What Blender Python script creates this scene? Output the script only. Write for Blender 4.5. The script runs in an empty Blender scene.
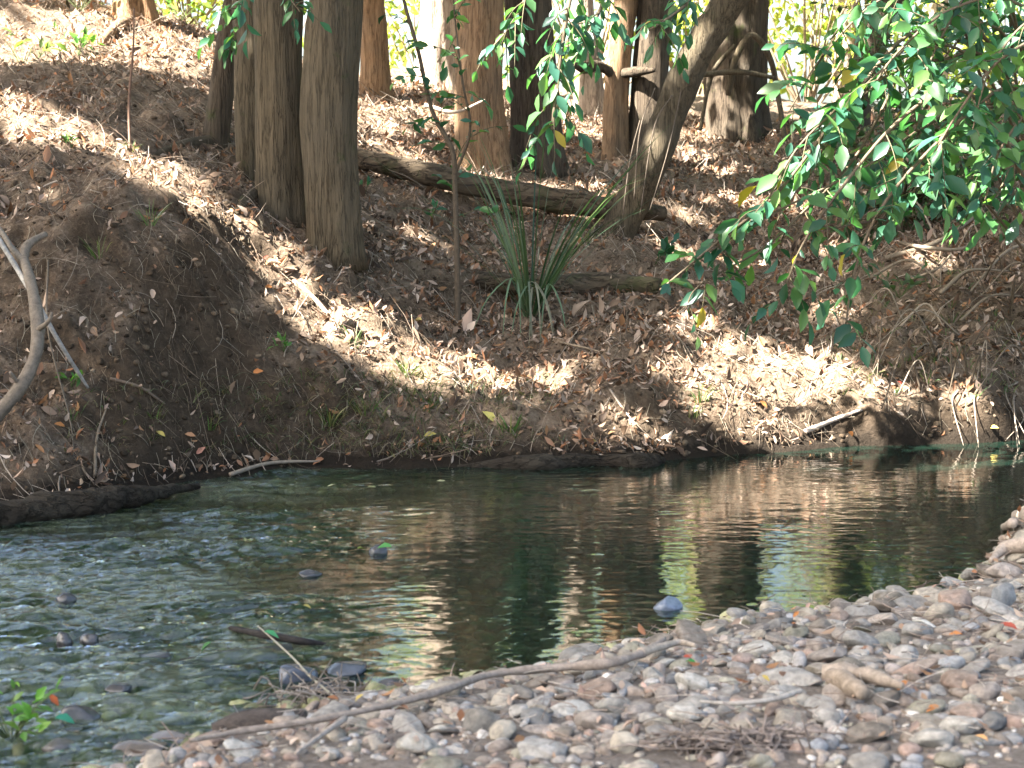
import bpy, math, random
import numpy as np
from mathutils import Vector

rng = np.random.default_rng(11)
random.seed(11)
sc = bpy.context.scene
COL = sc.collection
R = math.radians

# ------------------------------------------------------------------ camera model
FPX, CAMH, PITCH = 1750.0, 1.70, R(6.5)
FWD = np.array([0, math.cos(PITCH), -math.sin(PITCH)])
UPV = np.array([0, math.sin(PITCH), math.cos(PITCH)])
CAM = np.array([0, 0, CAMH])

def ray(u, v):
    return FWD + np.array([1.0, 0, 0]) * ((u - 512) / FPX) + UPV * ((384 - v) / FPX)

def at(u, v, y):
    d = ray(u, v)
    return CAM + d * (y / d[1])

def at_z(u, v, z=0.0):
    d = ray(u, v)
    return CAM + d * ((z - CAMH) / d[2])

def project(P):
    q = np.asarray(P, float) - CAM
    f = q @ FWD
    f = np.where(np.abs(f) < 1e-3, 1e-3, f)
    return 512 + FPX * q[..., 0] / f, 384 - FPX * (q @ UPV) / f, f

# ------------------------------------------------------------------ noise
def _h(ix, iy, iz, seed):
    n = (ix.astype(np.int64) * 374761393 + iy.astype(np.int64) * 668265263 + iz.astype(np.int64) * 2147483647 + seed * 1274126177) & 0xffffffff
    n = ((n ^ (n >> 13)) * 1274126177) & 0xffffffff
    n = ((n ^ (n >> 16)) * 2246822519) & 0xffffffff
    return ((n ^ (n >> 15)) & 0xffffff) / float(0xffffff) * 2 - 1

def vnoise(x, y, z=None, seed=0):
    x = np.asarray(x, float); y = np.asarray(y, float)
    z = np.zeros_like(x) if z is None else np.asarray(z, float)
    ix, iy, iz = np.floor(x), np.floor(y), np.floor(z)
    fx, fy, fz = x - ix, y - iy, z - iz
    s = lambda t: t * t * t * (t * (t * 6 - 15) + 10)
    fx, fy, fz = s(fx), s(fy), s(fz)
    out = 0
    for dx in (0, 1):
        wx = fx if dx else 1 - fx
        for dy in (0, 1):
            wy = fy if dy else 1 - fy
            for dz in (0, 1):
                wz = fz if dz else 1 - fz
                out = out + wx * wy * wz * _h(ix + dx, iy + dy, iz + dz, seed)
    return out

def fbm(x, y, z=None, seed=0, octv=4, gain=.5):
    a, s, o = 1.0, 0, 0
    for k in range(octv):
        m = 2 ** k
        o = o + a * vnoise(np.asarray(x) * m, np.asarray(y) * m, None if z is None else np.asarray(z) * m, seed + k * 17)
        s += a; a *= gain
    return o / s

# ------------------------------------------------------------------ mesh builder
def norm(a):
    a = np.asarray(a, float)
    return a / np.maximum(np.linalg.norm(a, axis=-1, keepdims=True), 1e-9)

class MB:
    def __init__(self):
        self.v = []; self.q = []; self.t = []; self.c = []; self.n = 0
    def add(self, v, quads=None, tris=None, col=None):
        v = np.asarray(v, float).reshape(-1, 3)
        if quads is not None and len(quads): self.q.append(np.asarray(quads, np.int64).reshape(-1, 4) + self.n)
        if tris is not None and len(tris): self.t.append(np.asarray(tris, np.int64).reshape(-1, 3) + self.n)
        self.v.append(v); self.n += len(v)
        c = np.ones((len(v), 4)) if col is None else np.concatenate([np.broadcast_to(np.asarray(col, float).reshape(-1, 3) if np.ndim(col) > 1 else np.asarray(col, float), (len(v), 3)), np.ones((len(v), 1))], 1)
        self.c.append(c)
        return self
    def mesh(self, name, mat, smooth=True):
        me = bpy.data.meshes.new(name)
        v = np.concatenate(self.v); me.vertices.add(len(v)); me.vertices.foreach_set('co', v.astype(np.float32).ravel())
        q = np.concatenate(self.q) if self.q else np.zeros((0, 4), np.int64)
        t = np.concatenate(self.t) if self.t else np.zeros((0, 3), np.int64)
        loops = np.concatenate([q.ravel(), t.ravel()])
        me.loops.add(len(loops)); me.loops.foreach_set('vertex_index', loops.astype(np.int32))
        nq, nt = len(q), len(t)
        me.polygons.add(nq + nt)
        st = np.concatenate([np.arange(nq) * 4, nq * 4 + np.arange(nt) * 3])
        me.polygons.foreach_set('loop_start', st.astype(np.int32))
        me.update(calc_edges=True)
        me.polygons.foreach_set('use_smooth', np.full(nq + nt, bool(smooth)))
        a = me.attributes.new('tint', 'FLOAT_COLOR', 'POINT')
        a.data.foreach_set('color', np.concatenate(self.c).astype(np.float32).ravel())
        if mat: me.materials.append(mat)
        me.validate()
        return me
    def build(self, name, mat, parent=None, smooth=True):
        o = bpy.data.objects.new(name, self.mesh(name, mat, smooth))
        COL.objects.link(o)
        if parent is not None:
            o.parent = parent
            o.matrix_parent_inverse = parent.matrix_world.inverted() if parent.type != 'EMPTY' else M_inv(parent)
        return o

from mathutils import Matrix
def M_inv(o):
    return Matrix.Translation(o.location).inverted()

def tag(o, label=None, cat=None, group=None, kind=None):
    if label: o['label'] = label
    if cat: o['category'] = cat
    if group: o['group'] = group
    if kind: o['kind'] = kind
    return o

def empty(name, loc, label, cat, group=None):
    o = bpy.data.objects.new(name, None); COL.objects.link(o)
    o.location = Vector([float(c) for c in loc]); o.empty_display_size = .1
    return tag(o, label, cat, group)

def centre(o):
    """move a mesh object's origin to the base of its own mesh"""
    me = o.data
    n = len(me.vertices); co = np.zeros(n * 3, np.float32); me.vertices.foreach_get('co', co); co = co.reshape(-1, 3)
    c = np.array([co[:, 0].mean(), co[:, 1].mean(), co[:, 2].min()])
    me.vertices.foreach_set('co', (co - c).astype(np.float32).ravel()); me.update()
    o.location = Vector([float(a) for a in c])
    return o

def spline(pts, n):
    p = np.asarray(pts, float)
    if len(p) < 3:
        t = np.linspace(0, len(p) - 1, n)
        return np.stack([np.interp(t, np.arange(len(p)), p[:, k]) for k in range(p.shape[1])], 1)
    P = np.concatenate([[2 * p[0] - p[1]], p, [2 * p[-1] - p[-2]]])
    t = np.linspace(0, len(p) - 1 - 1e-6, n); i = t.astype(int); f = (t - i)[:, None]
    a, b, c, d = P[i], P[i + 1], P[i + 2], P[i + 3]
    return .5 * (2 * b + (c - a) * f + (2 * a - 5 * b + 4 * c - d) * f ** 2 + (3 * b - 3 * c + d - a) * f ** 3)

def tube(mb, path, rad, sides=10, rough=0.0, seed=0, flare=None, col=None, nscale=(6, 6, 1.2)):
    p = np.asarray(path, float); n = len(p)
    r = np.broadcast_to(np.asarray(rad, float), (n,)) if np.ndim(rad) == 0 or len(rad) == n else np.interp(np.linspace(0, 1, n), np.linspace(0, 1, len(rad)), rad)
    T = norm(np.gradient(p, axis=0))
    ref = np.array([0, -1.0, 0]) if abs(T[0][1]) < .8 else np.array([1.0, 0, 0])
    N = np.zeros_like(p); cur = ref - T[0] * (ref @ T[0]); cur /= np.linalg.norm(cur)
    for k in range(n):
        cur = cur - T[k] * (cur @ T[k]); cur /= max(np.linalg.norm(cur), 1e-9); N[k] = cur
    B = np.cross(T, N)
    th = np.linspace(0, 2 * math.pi, sides, endpoint=False)
    ct, st = np.cos(th), np.sin(th)
    rr = np.repeat(r[:, None], sides, 1)
    if flare:
        amt, hgt, lob = flare
        s = np.concatenate([[0], np.cumsum(np.linalg.norm(np.diff(p, axis=0), axis=1))])
        rr = rr * (1 + amt * np.exp(-s / hgt)[:, None] * (1 + .55 * np.cos(lob * th + seed)[None] + .3 * np.cos((lob + 2) * th + 2 * seed)[None]))
    D = N[:, None, :] * ct[None, :, None] + B[:, None, :] * st[None, :, None]
    if rough:
        q = p[:, None, :] + D * r[:, None, None]
        rr = rr * (1 + rough * fbm(q[..., 0] * nscale[0] + seed * 3.1, q[..., 1] * nscale[1], q[..., 2] * nscale[2], seed, 3))
    v = p[:, None, :] + D * rr[..., None]
    v = np.concatenate([v.reshape(-1, 3), p[:1], p[-1:]])
    i = np.arange(n - 1)[:, None] * sides; j = np.arange(sides)[None]; j2 = (j + 1) % sides
    q = np.stack([i + j, i + j2, i + sides + j2, i + sides + j], -1).reshape(-1, 4)
    a = np.arange(sides); b = (a + 1) % sides
    t = np.concatenate([np.stack([b, a, np.full(sides, n * sides)], 1), np.stack([(n - 1) * sides + a, (n - 1) * sides + b, np.full(sides, n * sides + 1)], 1)])
    mb.add(v, q, t, col)

def scatter(mb, tv, tq, tt, pos, X, Y, Z, sx, sy, sz, col):
    pos = np.asarray(pos, float); n = len(pos)
    if not n: return
    tv = np.asarray(tv, float)
    v = pos[:, None, :] + X[:, None, :] * (tv[None, :, 0] * np.reshape(sx, (-1, 1)))[..., None] + Y[:, None, :] * (tv[None, :, 1] * np.reshape(sy, (-1, 1)))[..., None] + Z[:, None, :] * (tv[None, :, 2] * np.reshape(sz, (-1, 1)))[..., None]
    off = (np.arange(n) * len(tv))[:, None, None]
    q = (np.asarray(tq)[None] + off).reshape(-1, 4) if tq is not None else None
    t = (np.asarray(tt)[None] + off).reshape(-1, 3) if tt is not None else None
    mb.add(v.reshape(-1, 3), q, t, np.repeat(np.asarray(col, float), len(tv), 0))

def frames(X, nhint):
    X = norm(X); Z = nhint - X * np.sum(X * nhint, 1, keepdims=True); Z = norm(Z)
    return X, np.cross(Z, X), Z

def rdir(n):
    return norm(rng.normal(size=(n, 3)))

# leaf template: pointed oval folded along its midrib
LV = np.array([(0, 0, 0), (.22, .30, .06), (.22, 0, 0), (.22, -.30, .06), (.55, .48, .05), (.55, 0, -.05), (.55, -.48, .05), (.85, .22, -.06), (.85, 0, -.1), (.85, -.22, -.06), (1, 0, -.16)])
LQ = np.array([(2, 5, 4, 1), (3, 6, 5, 2), (5, 8, 7, 4), (6, 9, 8, 5)])
LT = np.array([(0, 2, 1), (0, 3, 2), (8, 10, 7), (9, 10, 8)])
# small leaf for distant crowns
CV = np.array([(0, 0, 0), (.45, .5, .08), (1, 0, -.12), (.45, -.5, .08)]); CQ = np.array([(0, 3, 2, 1)])

def pick(cols, n, jitter=.18):
    c = np.asarray(cols, float); k = rng.integers(0, len(c), n)
    return np.clip(c[k] * (1 + jitter * rng.normal(size=(n, 1))), .004, .9)

# ------------------------------------------------------------------ materials
def nodes(name):
    m = bpy.data.materials.new(name); m.use_nodes = True
    nt = m.node_tree; nt.nodes.clear()
    return m, nt, lambda t, **k: _nd(nt, t, **k)

def _nd(nt, t, **k):
    n = nt.nodes.new(t)
    for a, b in k.items():
        if a in n.inputs.keys(): n.inputs[a].default_value = b
        else: setattr(n, a, b)
    return n

def L(nt, a, b): nt.links.new(a, b)

def mixc(nt, fac, a, b, mode='MIX'):
    n = nt.nodes.new('ShaderNodeMix'); n.data_type = 'RGBA'; n.blend_type = mode
    for sock, val in ((n.inputs[0], fac), (n.inputs[6], a), (n.inputs[7], b)):
        if isinstance(val, bpy.types.NodeSocket): nt.links.new(val, sock)
        elif isinstance(val, (int, float)): sock.default_value = val
        else: sock.default_value = (*val, 1)
    return n.outputs[2]

def ramp(nt, fac, lo, hi):
    n = nt.nodes.new('ShaderNodeMapRange'); n.inputs[1].default_value = lo; n.inputs[2].default_value = hi
    nt.links.new(fac, n.inputs[0]); return n.outputs[0]

def noise(nt, scale, detail=4, rough=.6, vec=None, stretch=None, coord='Object'):
    tc = nt.nodes.new('ShaderNodeTexCoord'); src = tc.outputs[coord]
    if coord == 'Position':
        src = nt.nodes.new('ShaderNodeNewGeometry').outputs['Position']
    if stretch:
        mp = nt.nodes.new('ShaderNodeMapping'); mp.inputs['Scale'].default_value = stretch; nt.links.new(src, mp.inputs[0]); src = mp.outputs[0]
    n = nt.nodes.new('ShaderNodeTexNoise'); n.inputs['Scale'].default_value = scale; n.inputs['Detail'].default_value = detail; n.inputs['Roughness'].default_value = rough
    nt.links.new(src, n.inputs['Vector']); return n.outputs['Fac']

def world_noise(nt, scale, detail=4, rough=.6, stretch=None):
    g = nt.nodes.new('ShaderNodeNewGeometry'); src = g.outputs['Position']
    if stretch:
        mp = nt.nodes.new('ShaderNodeMapping'); mp.inputs['Scale'].default_value = stretch; nt.links.new(src, mp.inputs[0]); src = mp.outputs[0]
    n = nt.nodes.new('ShaderNodeTexNoise'); n.inputs['Scale'].default_value = scale; n.inputs['Detail'].default_value = detail; n.inputs['Roughness'].default_value = rough
    nt.links.new(src, n.inputs['Vector']); return n.outputs['Fac']

def bump(nt, h, strength, dist):
    b = nt.nodes.new('ShaderNodeBump'); b.inputs['Strength'].default_value = strength; b.inputs['Distance'].default_value = dist
    nt.links.new(h, b.inputs['Height']); return b.outputs[0]

def mat_bark(name, c1, c2, scale=14, stretch=(1, 1, .12), moss=0.0, bstr=1.0):
    m, nt, N = nodes(name)
    wob = world_noise(nt, 3, 3); a = world_noise(nt, scale * 2.6, 8, .72, stretch); f = world_noise(nt, scale, 4, .6, stretch); b = world_noise(nt, 2.2, 4)
    ab = nt.nodes.new('ShaderNodeMath'); ab.operation = 'SUBTRACT'; L(nt, f, ab.inputs[0]); ab.inputs[1].default_value = .5
    ab2 = nt.nodes.new('ShaderNodeMath'); ab2.operation = 'ABSOLUTE'; L(nt, ab.outputs[0], ab2.inputs[0])
    fis = ramp(nt, ab2.outputs[0], -.012, .035)                       # 0 in a fissure
    col = mixc(nt, ramp(nt, a, .36, .64), c1, c2)
    col = mixc(nt, fis, tuple(q * .55 for q in c1), col)
    col = mixc(nt, ramp(nt, b, .42, .72), col, mixc(nt, .6, col, (.09, .075, .055)))
    if moss: col = mixc(nt, ramp(nt, world_noise(nt, 5, 5), .62 - moss, .75), col, (.05, .06, .02))
    hs = nt.nodes.new('ShaderNodeMath'); hs.operation = 'MULTIPLY_ADD'; L(nt, fis, hs.inputs[0]); hs.inputs[1].default_value = .8; L(nt, a, hs.inputs[2])
    p = N('ShaderNodeBsdfPrincipled', Roughness=.92); p.inputs['Specular IOR Level'].default_value = .12
    L(nt, col, p.inputs['Base Color']); L(nt, bump(nt, hs.outputs[0], bstr, .035), p.inputs['Normal'])
    o = N('ShaderNodeOutputMaterial'); L(nt, p.outputs[0], o.inputs[0]); return m

def mat_leaf(name, trans=.35, rough=.38, spec=.5, boost=(1.5, 1.7, .8)):
    m, nt, N = nodes(name)
    at_ = N('ShaderNodeAttribute', attribute_name='tint')
    p = N('ShaderNodeBsdfPrincipled', Roughness=rough); p.inputs['Specular IOR Level'].default_value = spec
    L(nt, at_.outputs['Color'], p.inputs['Base Color'])
    t = N('ShaderNodeBsdfTranslucent'); L(nt, mixc(nt, 1.0, at_.outputs['Color'], boost, 'MULTIPLY'), t.inputs[0])
    mx = N('ShaderNodeMixShader'); mx.inputs[0].default_value = trans
    L(nt, p.outputs[0], mx.inputs[1]); L(nt, t.outputs[0], mx.inputs[2])
    o = N('ShaderNodeOutputMaterial'); L(nt, mx.outputs[0], o.inputs[0]); return m

def mat_tint(name, rough=.85, nscale=30, amt=.5, spec=.2, bstr=.4, bdist=.006, dust=False, use_obj=False):
    m, nt, N = nodes(name)
    if use_obj: src = N('ShaderNodeObjectInfo').outputs['Color']
    else: src = N('ShaderNodeAttribute', attribute_name='tint').outputs['Color']
    a = world_noise(nt, nscale, 6, .7)
    k = nt.nodes.new('ShaderNodeMapRange'); k.inputs[1].default_value = .3; k.inputs[2].default_value = .7; k.inputs[3].default_value = 1 - amt; k.inputs[4].default_value = 1 + amt * .6
    L(nt, a, k.inputs[0])
    if dust:
        g = nt.nodes.new('ShaderNodeNewGeometry'); sx = nt.nodes.new('ShaderNodeSeparateXYZ'); L(nt, g.outputs['Normal'], sx.inputs[0])
        dn = nt.nodes.new('ShaderNodeMath'); dn.operation = 'MULTIPLY'; L(nt, ramp(nt, sx.outputs[2], .2, 1.1), dn.inputs[0]); L(nt, ramp(nt, world_noise(nt, 9, 5, .7), .38, .68), dn.inputs[1])
        src = mixc(nt, dn.outputs[0], src, (.24, .203, .163))
    cmb = nt.nodes.new('ShaderNodeCombineColor')
    for i in range(3): L(nt, k.outputs[0], cmb.inputs[i])
    col = mixc(nt, 1.0, src, cmb.outputs[0], 'MULTIPLY')
    p = N('ShaderNodeBsdfPrincipled', Roughness=rough); p.inputs['Specular IOR Level'].default_value = spec
    L(nt, col, p.inputs['Base Color']); L(nt, bump(nt, a, bstr, bdist), p.inputs['Normal'])
    o = N('ShaderNodeOutputMaterial'); L(nt, p.outputs[0], o.inputs[0]); return m

M_LEAF = mat_leaf('green_leaf', .42, .42, .4)
M_CROWN = mat_leaf('crown_leaf', .45, .5, .3, (1.7, 1.8, .7))
M_LITTER = mat_leaf('dry_leaf', .12, .8, .15, (1.2, 1.1, 1))
M_BLADE = mat_leaf('grass_blade', .3, .4, .45, (1.4, 1.5, .8))
M_STONE = mat_tint('river_stone', .88, 34, .5, .15, .7, .010, dust=True, use_obj=True)
M_PEBBLE = mat_tint('river_gravel', .9, 40, .5, .12, .5, .005, dust=True)
M_WETSTONE = mat_tint('wet_stone', .25, 30, .4, .5, .4, .004, use_obj=True)
M_PEBBLE_SOIL = mat_tint('earth_clod', .95, 60, .5, .08, .6, .006)
M_BED = mat_tint('bed_stone', .6, 40, .5, .3, .4, .004)
M_WOOD = mat_tint('weathered_wood', .85, 40, .45, .15, .6, .006)
M_WETWOOD = mat_tint('wet_wood', .75, 28, .6, .15, .9, .014)
M_TWIG = mat_tint('twig_bark', .9, 50, .35, .1, .3, .003)
BK_GREY = mat_bark('grey_brown_bark', (.068, .052, .032), (.14, .108, .068), 24, (1, 1, .07), .02, .7)
BK_ORANGE = mat_bark('orange_brown_bark', (.17, .098, .052), (.31, .19, .105), 19, (1, 1, .09), 0, .6)
BK_DARK = mat_bark('dark_bark', (.045, .033, .023), (.10, .074, .05), 20, (1, 1, .09), .03, .7)
BK_PALE = mat_bark('pale_bark', (.26, .19, .14), (.46, .37, .29), 9, (1, 1, .16), bstr=.4)
BK_WET = mat_bark('wet_black_bark', (.018, .013, .009), (.05, .038, .027), 18, (.3, 1, 1))
BK_LOG = mat_bark('log_bark', (.065, .045, .03), (.155, .112, .07), 12, (.3, 1, 1), .08)

# ------------------------------------------------------------------ terrain
far_px = [(-100, 520), (0, 512), (60, 505), (130, 492), (200, 479), (300, 471), (460, 467), (560, 465), (660, 462), (720, 455), (850, 447), (930, 444), (1024, 440), (1120, 437)]
near_px = [(0, 800), (120, 776), (210, 746), (300, 712), (400, 695), (470, 684), (550, 672), (640, 642), (700, 627), (760, 617), (860, 606), (930, 592), (980, 577), (1000, 550), (1024, 532)]
FE = np.array([at_z(u, v) for u, v in far_px]); NE = np.array([at_z(u, v) for u, v in near_px])
FE = np.concatenate([[(-14, 8.0, 0), (-6, 8.6, 0)], FE, [(6, 11.6, 0), (14, 12.6, 0)]])
NE = np.concatenate([[(-14, 3.6, 0), (-6, 4.2, 0), (-3, 4.7, 0)], NE, [(3.4, 9.0, 0), (6, 9.3, 0), (14, 10.0, 0)]])
yF = lambda x: np.interp(x, FE[:, 0], FE[:, 1]) + .05 * vnoise(np.asarray(x) * 2.3, np.zeros_like(np.asarray(x, float)), None, 5)
yN = lambda x: np.interp(x, NE[:, 0], NE[:, 1]) + .05 * vnoise(np.asarray(x) * 4.1, np.zeros_like(np.asarray(x, float)), None, 6)

bank_px = """0 455 9.35;0 400 9.8;0 350 10.1;0 300 10.4;0 250 10.75;0 200 11.2;0 150 12.1;0 100 13.6;0 50 15.6;0 12 18
80 460 9.65;80 400 9.98;80 300 10.5;80 220 10.95;80 180 11.5;80 120 13.2;80 60 15.5;80 15 18
150 450 9.95;150 400 10.15;150 300 10.65;150 220 11.1;150 172 11.8;150 130 13;150 60 15.6;150 20 18.5
250 445 10.4;250 400 10.6;250 330 10.95;250 270 11.45;250 210 12.3;250 140 14;250 100 15.6;250 70 18;250 45 21
340 435 10.62;340 380 10.9;340 320 11.45;340 255 12.2;340 200 13.6;340 150 15.2;340 100 17.5
440 440 10.7;440 410 10.95;440 370 11.5;440 330 12.1;440 270 13;440 220 14;440 180 15.2;440 140 17.2;440 100 20;440 70 23.5
540 435 10.75;540 412 10.95;540 390 11.35;540 345 12.1;540 290 13;540 240 14;540 200 15.2;540 165 16.8;540 120 20;540 90 24
640 430 10.9;640 395 11.1;640 345 11.55;640 325 12;640 290 13;640 235 14.4;640 200 15.7;640 150 18.2;640 110 21;640 90 24
750 425 11.15;750 390 11.5;750 345 12;750 318 12.7;750 260 14.6;750 200 17;750 140 20.2;750 100 24
870 415 11.3;870 390 11.6;870 340 12.2;870 300 12.9;870 250 14.4;870 200 16.5;870 150 19;870 105 23
1000 405 11.6;1000 360 12.1;1000 310 12.8;1000 250 13.6;1000 200 14.6;1000 140 16.3;1000 105 19"""
CP = []
prof = {}
for ln in bank_px.split('\n'):
    for t in ln.split(';'):
        u, v, y = map(float, t.split()); p = at(u, v, y); CP.append(p); prof.setdefault(u, []).append(p)
for p in prof[0.]:
    for x in (-6.5, -14): CP.append((x, p[1] - .35, p[2]))
for p in prof[1000.]:
    for x in (7, 14): CP.append((x, p[1] + .4, p[2]))
for q in FE: CP.append((q[0], q[1], .0)); CP.append((q[0], q[1] - 1, -.35))
for x, z in ((-14, 4.2), (-7, 4.1), (-3, 3.7)):
    CP.append((x, 24, z))
for x, z in ((7, 2.7), (14, 2.8)): CP.append((x, 25, z))
CP = np.array(CP)

def _U(r2): return np.where(r2 > 1e-12, r2 * np.log(np.maximum(r2, 1e-12)), 0)
_n = len(CP)
_K = _U(((CP[:, None, :2] - CP[None, :, :2]) ** 2).sum(-1)) + np.eye(_n) * .02
_Pm = np.c_[np.ones(_n), CP[:, :2]]
_A = np.block([[_K, _Pm], [_Pm.T, np.zeros((3, 3))]])
_w = np.linalg.solve(_A, np.r_[CP[:, 2], 0, 0, 0])
def tps(x, y):
    sh = x.shape; x = x.ravel(); y = y.ravel(); out = np.empty(len(x))
    for s in range(0, len(x), 20000):
        xx, yy = x[s:s + 20000], y[s:s + 20000]
        r2 = (xx[:, None] - CP[None, :, 0]) ** 2 + (yy[:, None] - CP[None, :, 1]) ** 2
        out[s:s + 20000] = _U(r2) @ _w[:_n] + _w[_n] + _w[_n + 1] * xx + _w[_n + 2] * yy
    return out.reshape(sh)

def sstep(a, b, x):
    t = np.clip((x - a) / (b - a), 0, 1); return t * t * (3 - 2 * t)

def height(x, y):
    xc = np.clip(x, -14, 14); yc = np.clip(y, 2, 32)
    f, n = yF(xc), yN(xc)
    yb = np.minimum(yc, 20.5 + 3.2 * sstep(-2.5, 0, xc))
    bank = np.maximum(tps(xc, np.maximum(yb, f - .3)), .015 + .25 * np.minimum(yc - f, 2)) - .03 * np.clip(yc - 23, 0, 8)
    rough = sstep(0, .5, yc - f)
    lump = np.abs(fbm(x * 2.6, y * 2.6, None, 31, 3))
    clod = fbm(x * 4.5, y * 4.5, None, 33, 4); bank = bank + rough * (.115 * (np.abs(clod) - .2) * sstep(14.5, 12.5, y) - .05 * np.maximum(fbm(x * 9, y * 16, None, 35, 3), 0) + .13 * fbm(x * 1.3, y * 1.3, None, 3, 5) + .10 * (lump - .25)) + .04 * fbm(x * 9, y * 9, None, 9, 4)
    t = np.clip((y - n) / np.maximum(f - n, .1), 0, 1)
    D = .09 + .30 * sstep(-.6, 1.2, xc)
    bed = -D * np.clip(4 * t * (1 - t), 0, 1) ** .7 + .02 * fbm(x * 5, y * 5, None, 8, 3)
    g = np.maximum(n - yc, 0)
    gr = .06 * (1 - np.exp(-g / .22)) + .05 * g + .012 * fbm(x * 6, y * 6, None, 7, 3) * sstep(0, .3, g)
    gr = gr + .22 * np.exp(-((xc - 2.75) ** 2 / .18 + (yc - 8.0) ** 2 / .9)) * sstep(0, .25, g)
    return np.where(y > f, bank, np.where(y > n, bed, gr))

def axis(segs):
    out = []
    for a, b, s in segs:
        k = max(1, int(round((b - a) / s))); out.append(np.linspace(a, b, k, endpoint=False))
    out.append([segs[-1][1]]); return np.concatenate(out)
XS = axis([(-220, -60, 40), (-60, -16, 4), (-16, -6.6, .4), (-6.6, 6.6, .032), (6.6, 16, .4), (16, 60, 4), (60, 220.1, 40)])
YS = axis([(-120, -20, 20), (-20, 0, 2), (0, 4.2, .3), (4.2, 8.8, .042), (8.8, 13.4, .022), (13.4, 19, .042), (19, 33, .2), (33, 60, 3), (60, 300, 40)])
GX, GY = np.meshgrid(XS, YS)
GZ = height(GX, GY)

def H(x, y):
    x = np.asarray(x, float); y = np.asarray(y, float)
    i = np.clip(np.searchsorted(XS, x) - 1, 0, len(XS) - 2); j = np.clip(np.searchsorted(YS, y) - 1, 0, len(YS) - 2)
    fx = (x - XS[i]) / (XS[i + 1] - XS[i]); fy = (y - YS[j]) / (YS[j + 1] - YS[j])
    return GZ[j, i] * (1 - fx) * (1 - fy) + GZ[j, i + 1] * fx * (1 - fy) + GZ[j + 1, i] * (1 - fx) * fy + GZ[j + 1, i + 1] * fx * fy

def gnormal(x, y, e=.06):
    n = np.stack([H(x - e, y) - H(x + e, y), H(x, y - e) - H(x, y + e), np.full_like(np.asarray(x, float), 2 * e)], -1)
    return norm(n)

_ys = np.arange(3.5, 45, .015)
def hit(u, v, lift=0.0):
    d = ray(u, v); P = CAM[None] + d[None] * (_ys / d[1])[:, None]
    k = np.nonzero(P[:, 2] < np.maximum(H(P[:, 0], P[:, 1]), -9))[0]
    p = P[k[0]] if len(k) else P[-1]
    return np.array([p[0], p[1], float(H(p[0], p[1])) + lift])

nx, ny = len(XS), len(YS)
ii = np.arange(ny - 1)[:, None] * nx; jj = np.arange(nx - 1)[None]
gq = np.stack([ii + jj, ii + jj + 1, ii + nx + jj + 1, ii + nx + jj], -1).reshape(-1, 4)
fF, fN = yF(np.clip(GX, -14, 14)), yN(np.clip(GX, -14, 14))
slope = 1 - gnormal(GX, GY, .1)[..., 2]
zone = np.zeros(GX.shape + (3,))
zone[..., 0] = ((GY <= fN)).astype(float)
zone[..., 1] = ((GY > fN) & (GY < fF - .12)).astype(float)
zone[..., 2] = sstep(.18, .42, slope) * (GY >= fF)
for k in (0, 1):
    z_ = zone[..., k]; z_[1:-1, 1:-1] = (z_[1:-1, 1:-1] * 2 + z_[:-2, 1:-1] + z_[2:, 1:-1] + z_[1:-1, :-2] + z_[1:-1, 2:]) / 6

m, nt, N = nodes('creek_ground')
za = N('ShaderNodeAttribute', attribute_name='tint'); sp = nt.nodes.new('ShaderNodeSeparateColor'); L(nt, za.outputs['Color'], sp.inputs[0])
n1 = world_noise(nt, 3, 8, .7); n2 = world_noise(nt, 38, 6, .75); n3 = world_noise(nt, 11, 6, .7)
soil = mixc(nt, ramp(nt, n1, .35, .68), (.085, .056, .036), (.20, .142, .096))
soil = mixc(nt, ramp(nt, n2, .45, .66), soil, (.27, .20, .14))
bare = mixc(nt, ramp(nt, n3, .35, .7), (.036, .025, .016), (.088, .061, .039))  # bare earth, darkened for the weak light on the steep faces
bare = mixc(nt, ramp(nt, n2, .52, .75), bare, (.12, .085, .056))
c = mixc(nt, sp.outputs[2], soil, bare)
grav = mixc(nt, ramp(nt, n2, .35, .65), (.13, .105, .085), (.28, .235, .195))
bed = mixc(nt, ramp(nt, n3, .35, .65), (.09, .09, .042), (.22, .21, .10))
gpos = nt.nodes.new('ShaderNodeSeparateXYZ'); L(nt, nt.nodes.new('ShaderNodeNewGeometry').outputs['Position'], gpos.inputs[0])
bed = mixc(nt, ramp(nt, gpos.outputs[2], -.12, -.26), bed, (.022, .019, .013))   # bed painted darker with depth, for light the pool absorbs
wetm = nt.nodes.new('ShaderNodeSeparateXYZ'); L(nt, nt.nodes.new('ShaderNodeNewGeometry').outputs['Position'], wetm.inputs[0])
wj = nt.nodes.new('ShaderNodeMath'); wj.operation = 'MULTIPLY_ADD'; L(nt, n3, wj.inputs[0]); wj.inputs[1].default_value = -.22; L(nt, wetm.outputs[2], wj.inputs[2])
c = mixc(nt, ramp(nt, wj.outputs[0], .13, -.05), c, (.022, .016, .011))     # damp earth at the waterline, plus painted shade of the overhung bank foot
c = mixc(nt, sp.outputs[0], c, grav); c = mixc(nt, sp.outputs[1], c, bed)
p = N('ShaderNodeBsdfPrincipled', Roughness=.95); p.inputs['Specular IOR Level'].default_value = .1
L(nt, c, p.inputs['Base Color'])
hb = nt.nodes.new('ShaderNodeMath'); hb.operation = 'ADD'; L(nt, n2, hb.inputs[0]); L(nt, n3, hb.inputs[1])
L(nt, bump(nt, hb.outputs[0], .9, .035), p.inputs['Normal'])
o = N('ShaderNodeOutputMaterial'); L(nt, p.outputs[0], o.inputs[0])
M_GROUND = m
mb = MB(); mb.add(np.stack([GX, GY, GZ], -1), gq, None, zone.reshape(-1, 3))
tag(mb.build('ground', M_GROUND), 'brown creek bank rising behind the water with a pebbly shore in front', 'ground', kind='structure')

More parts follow.
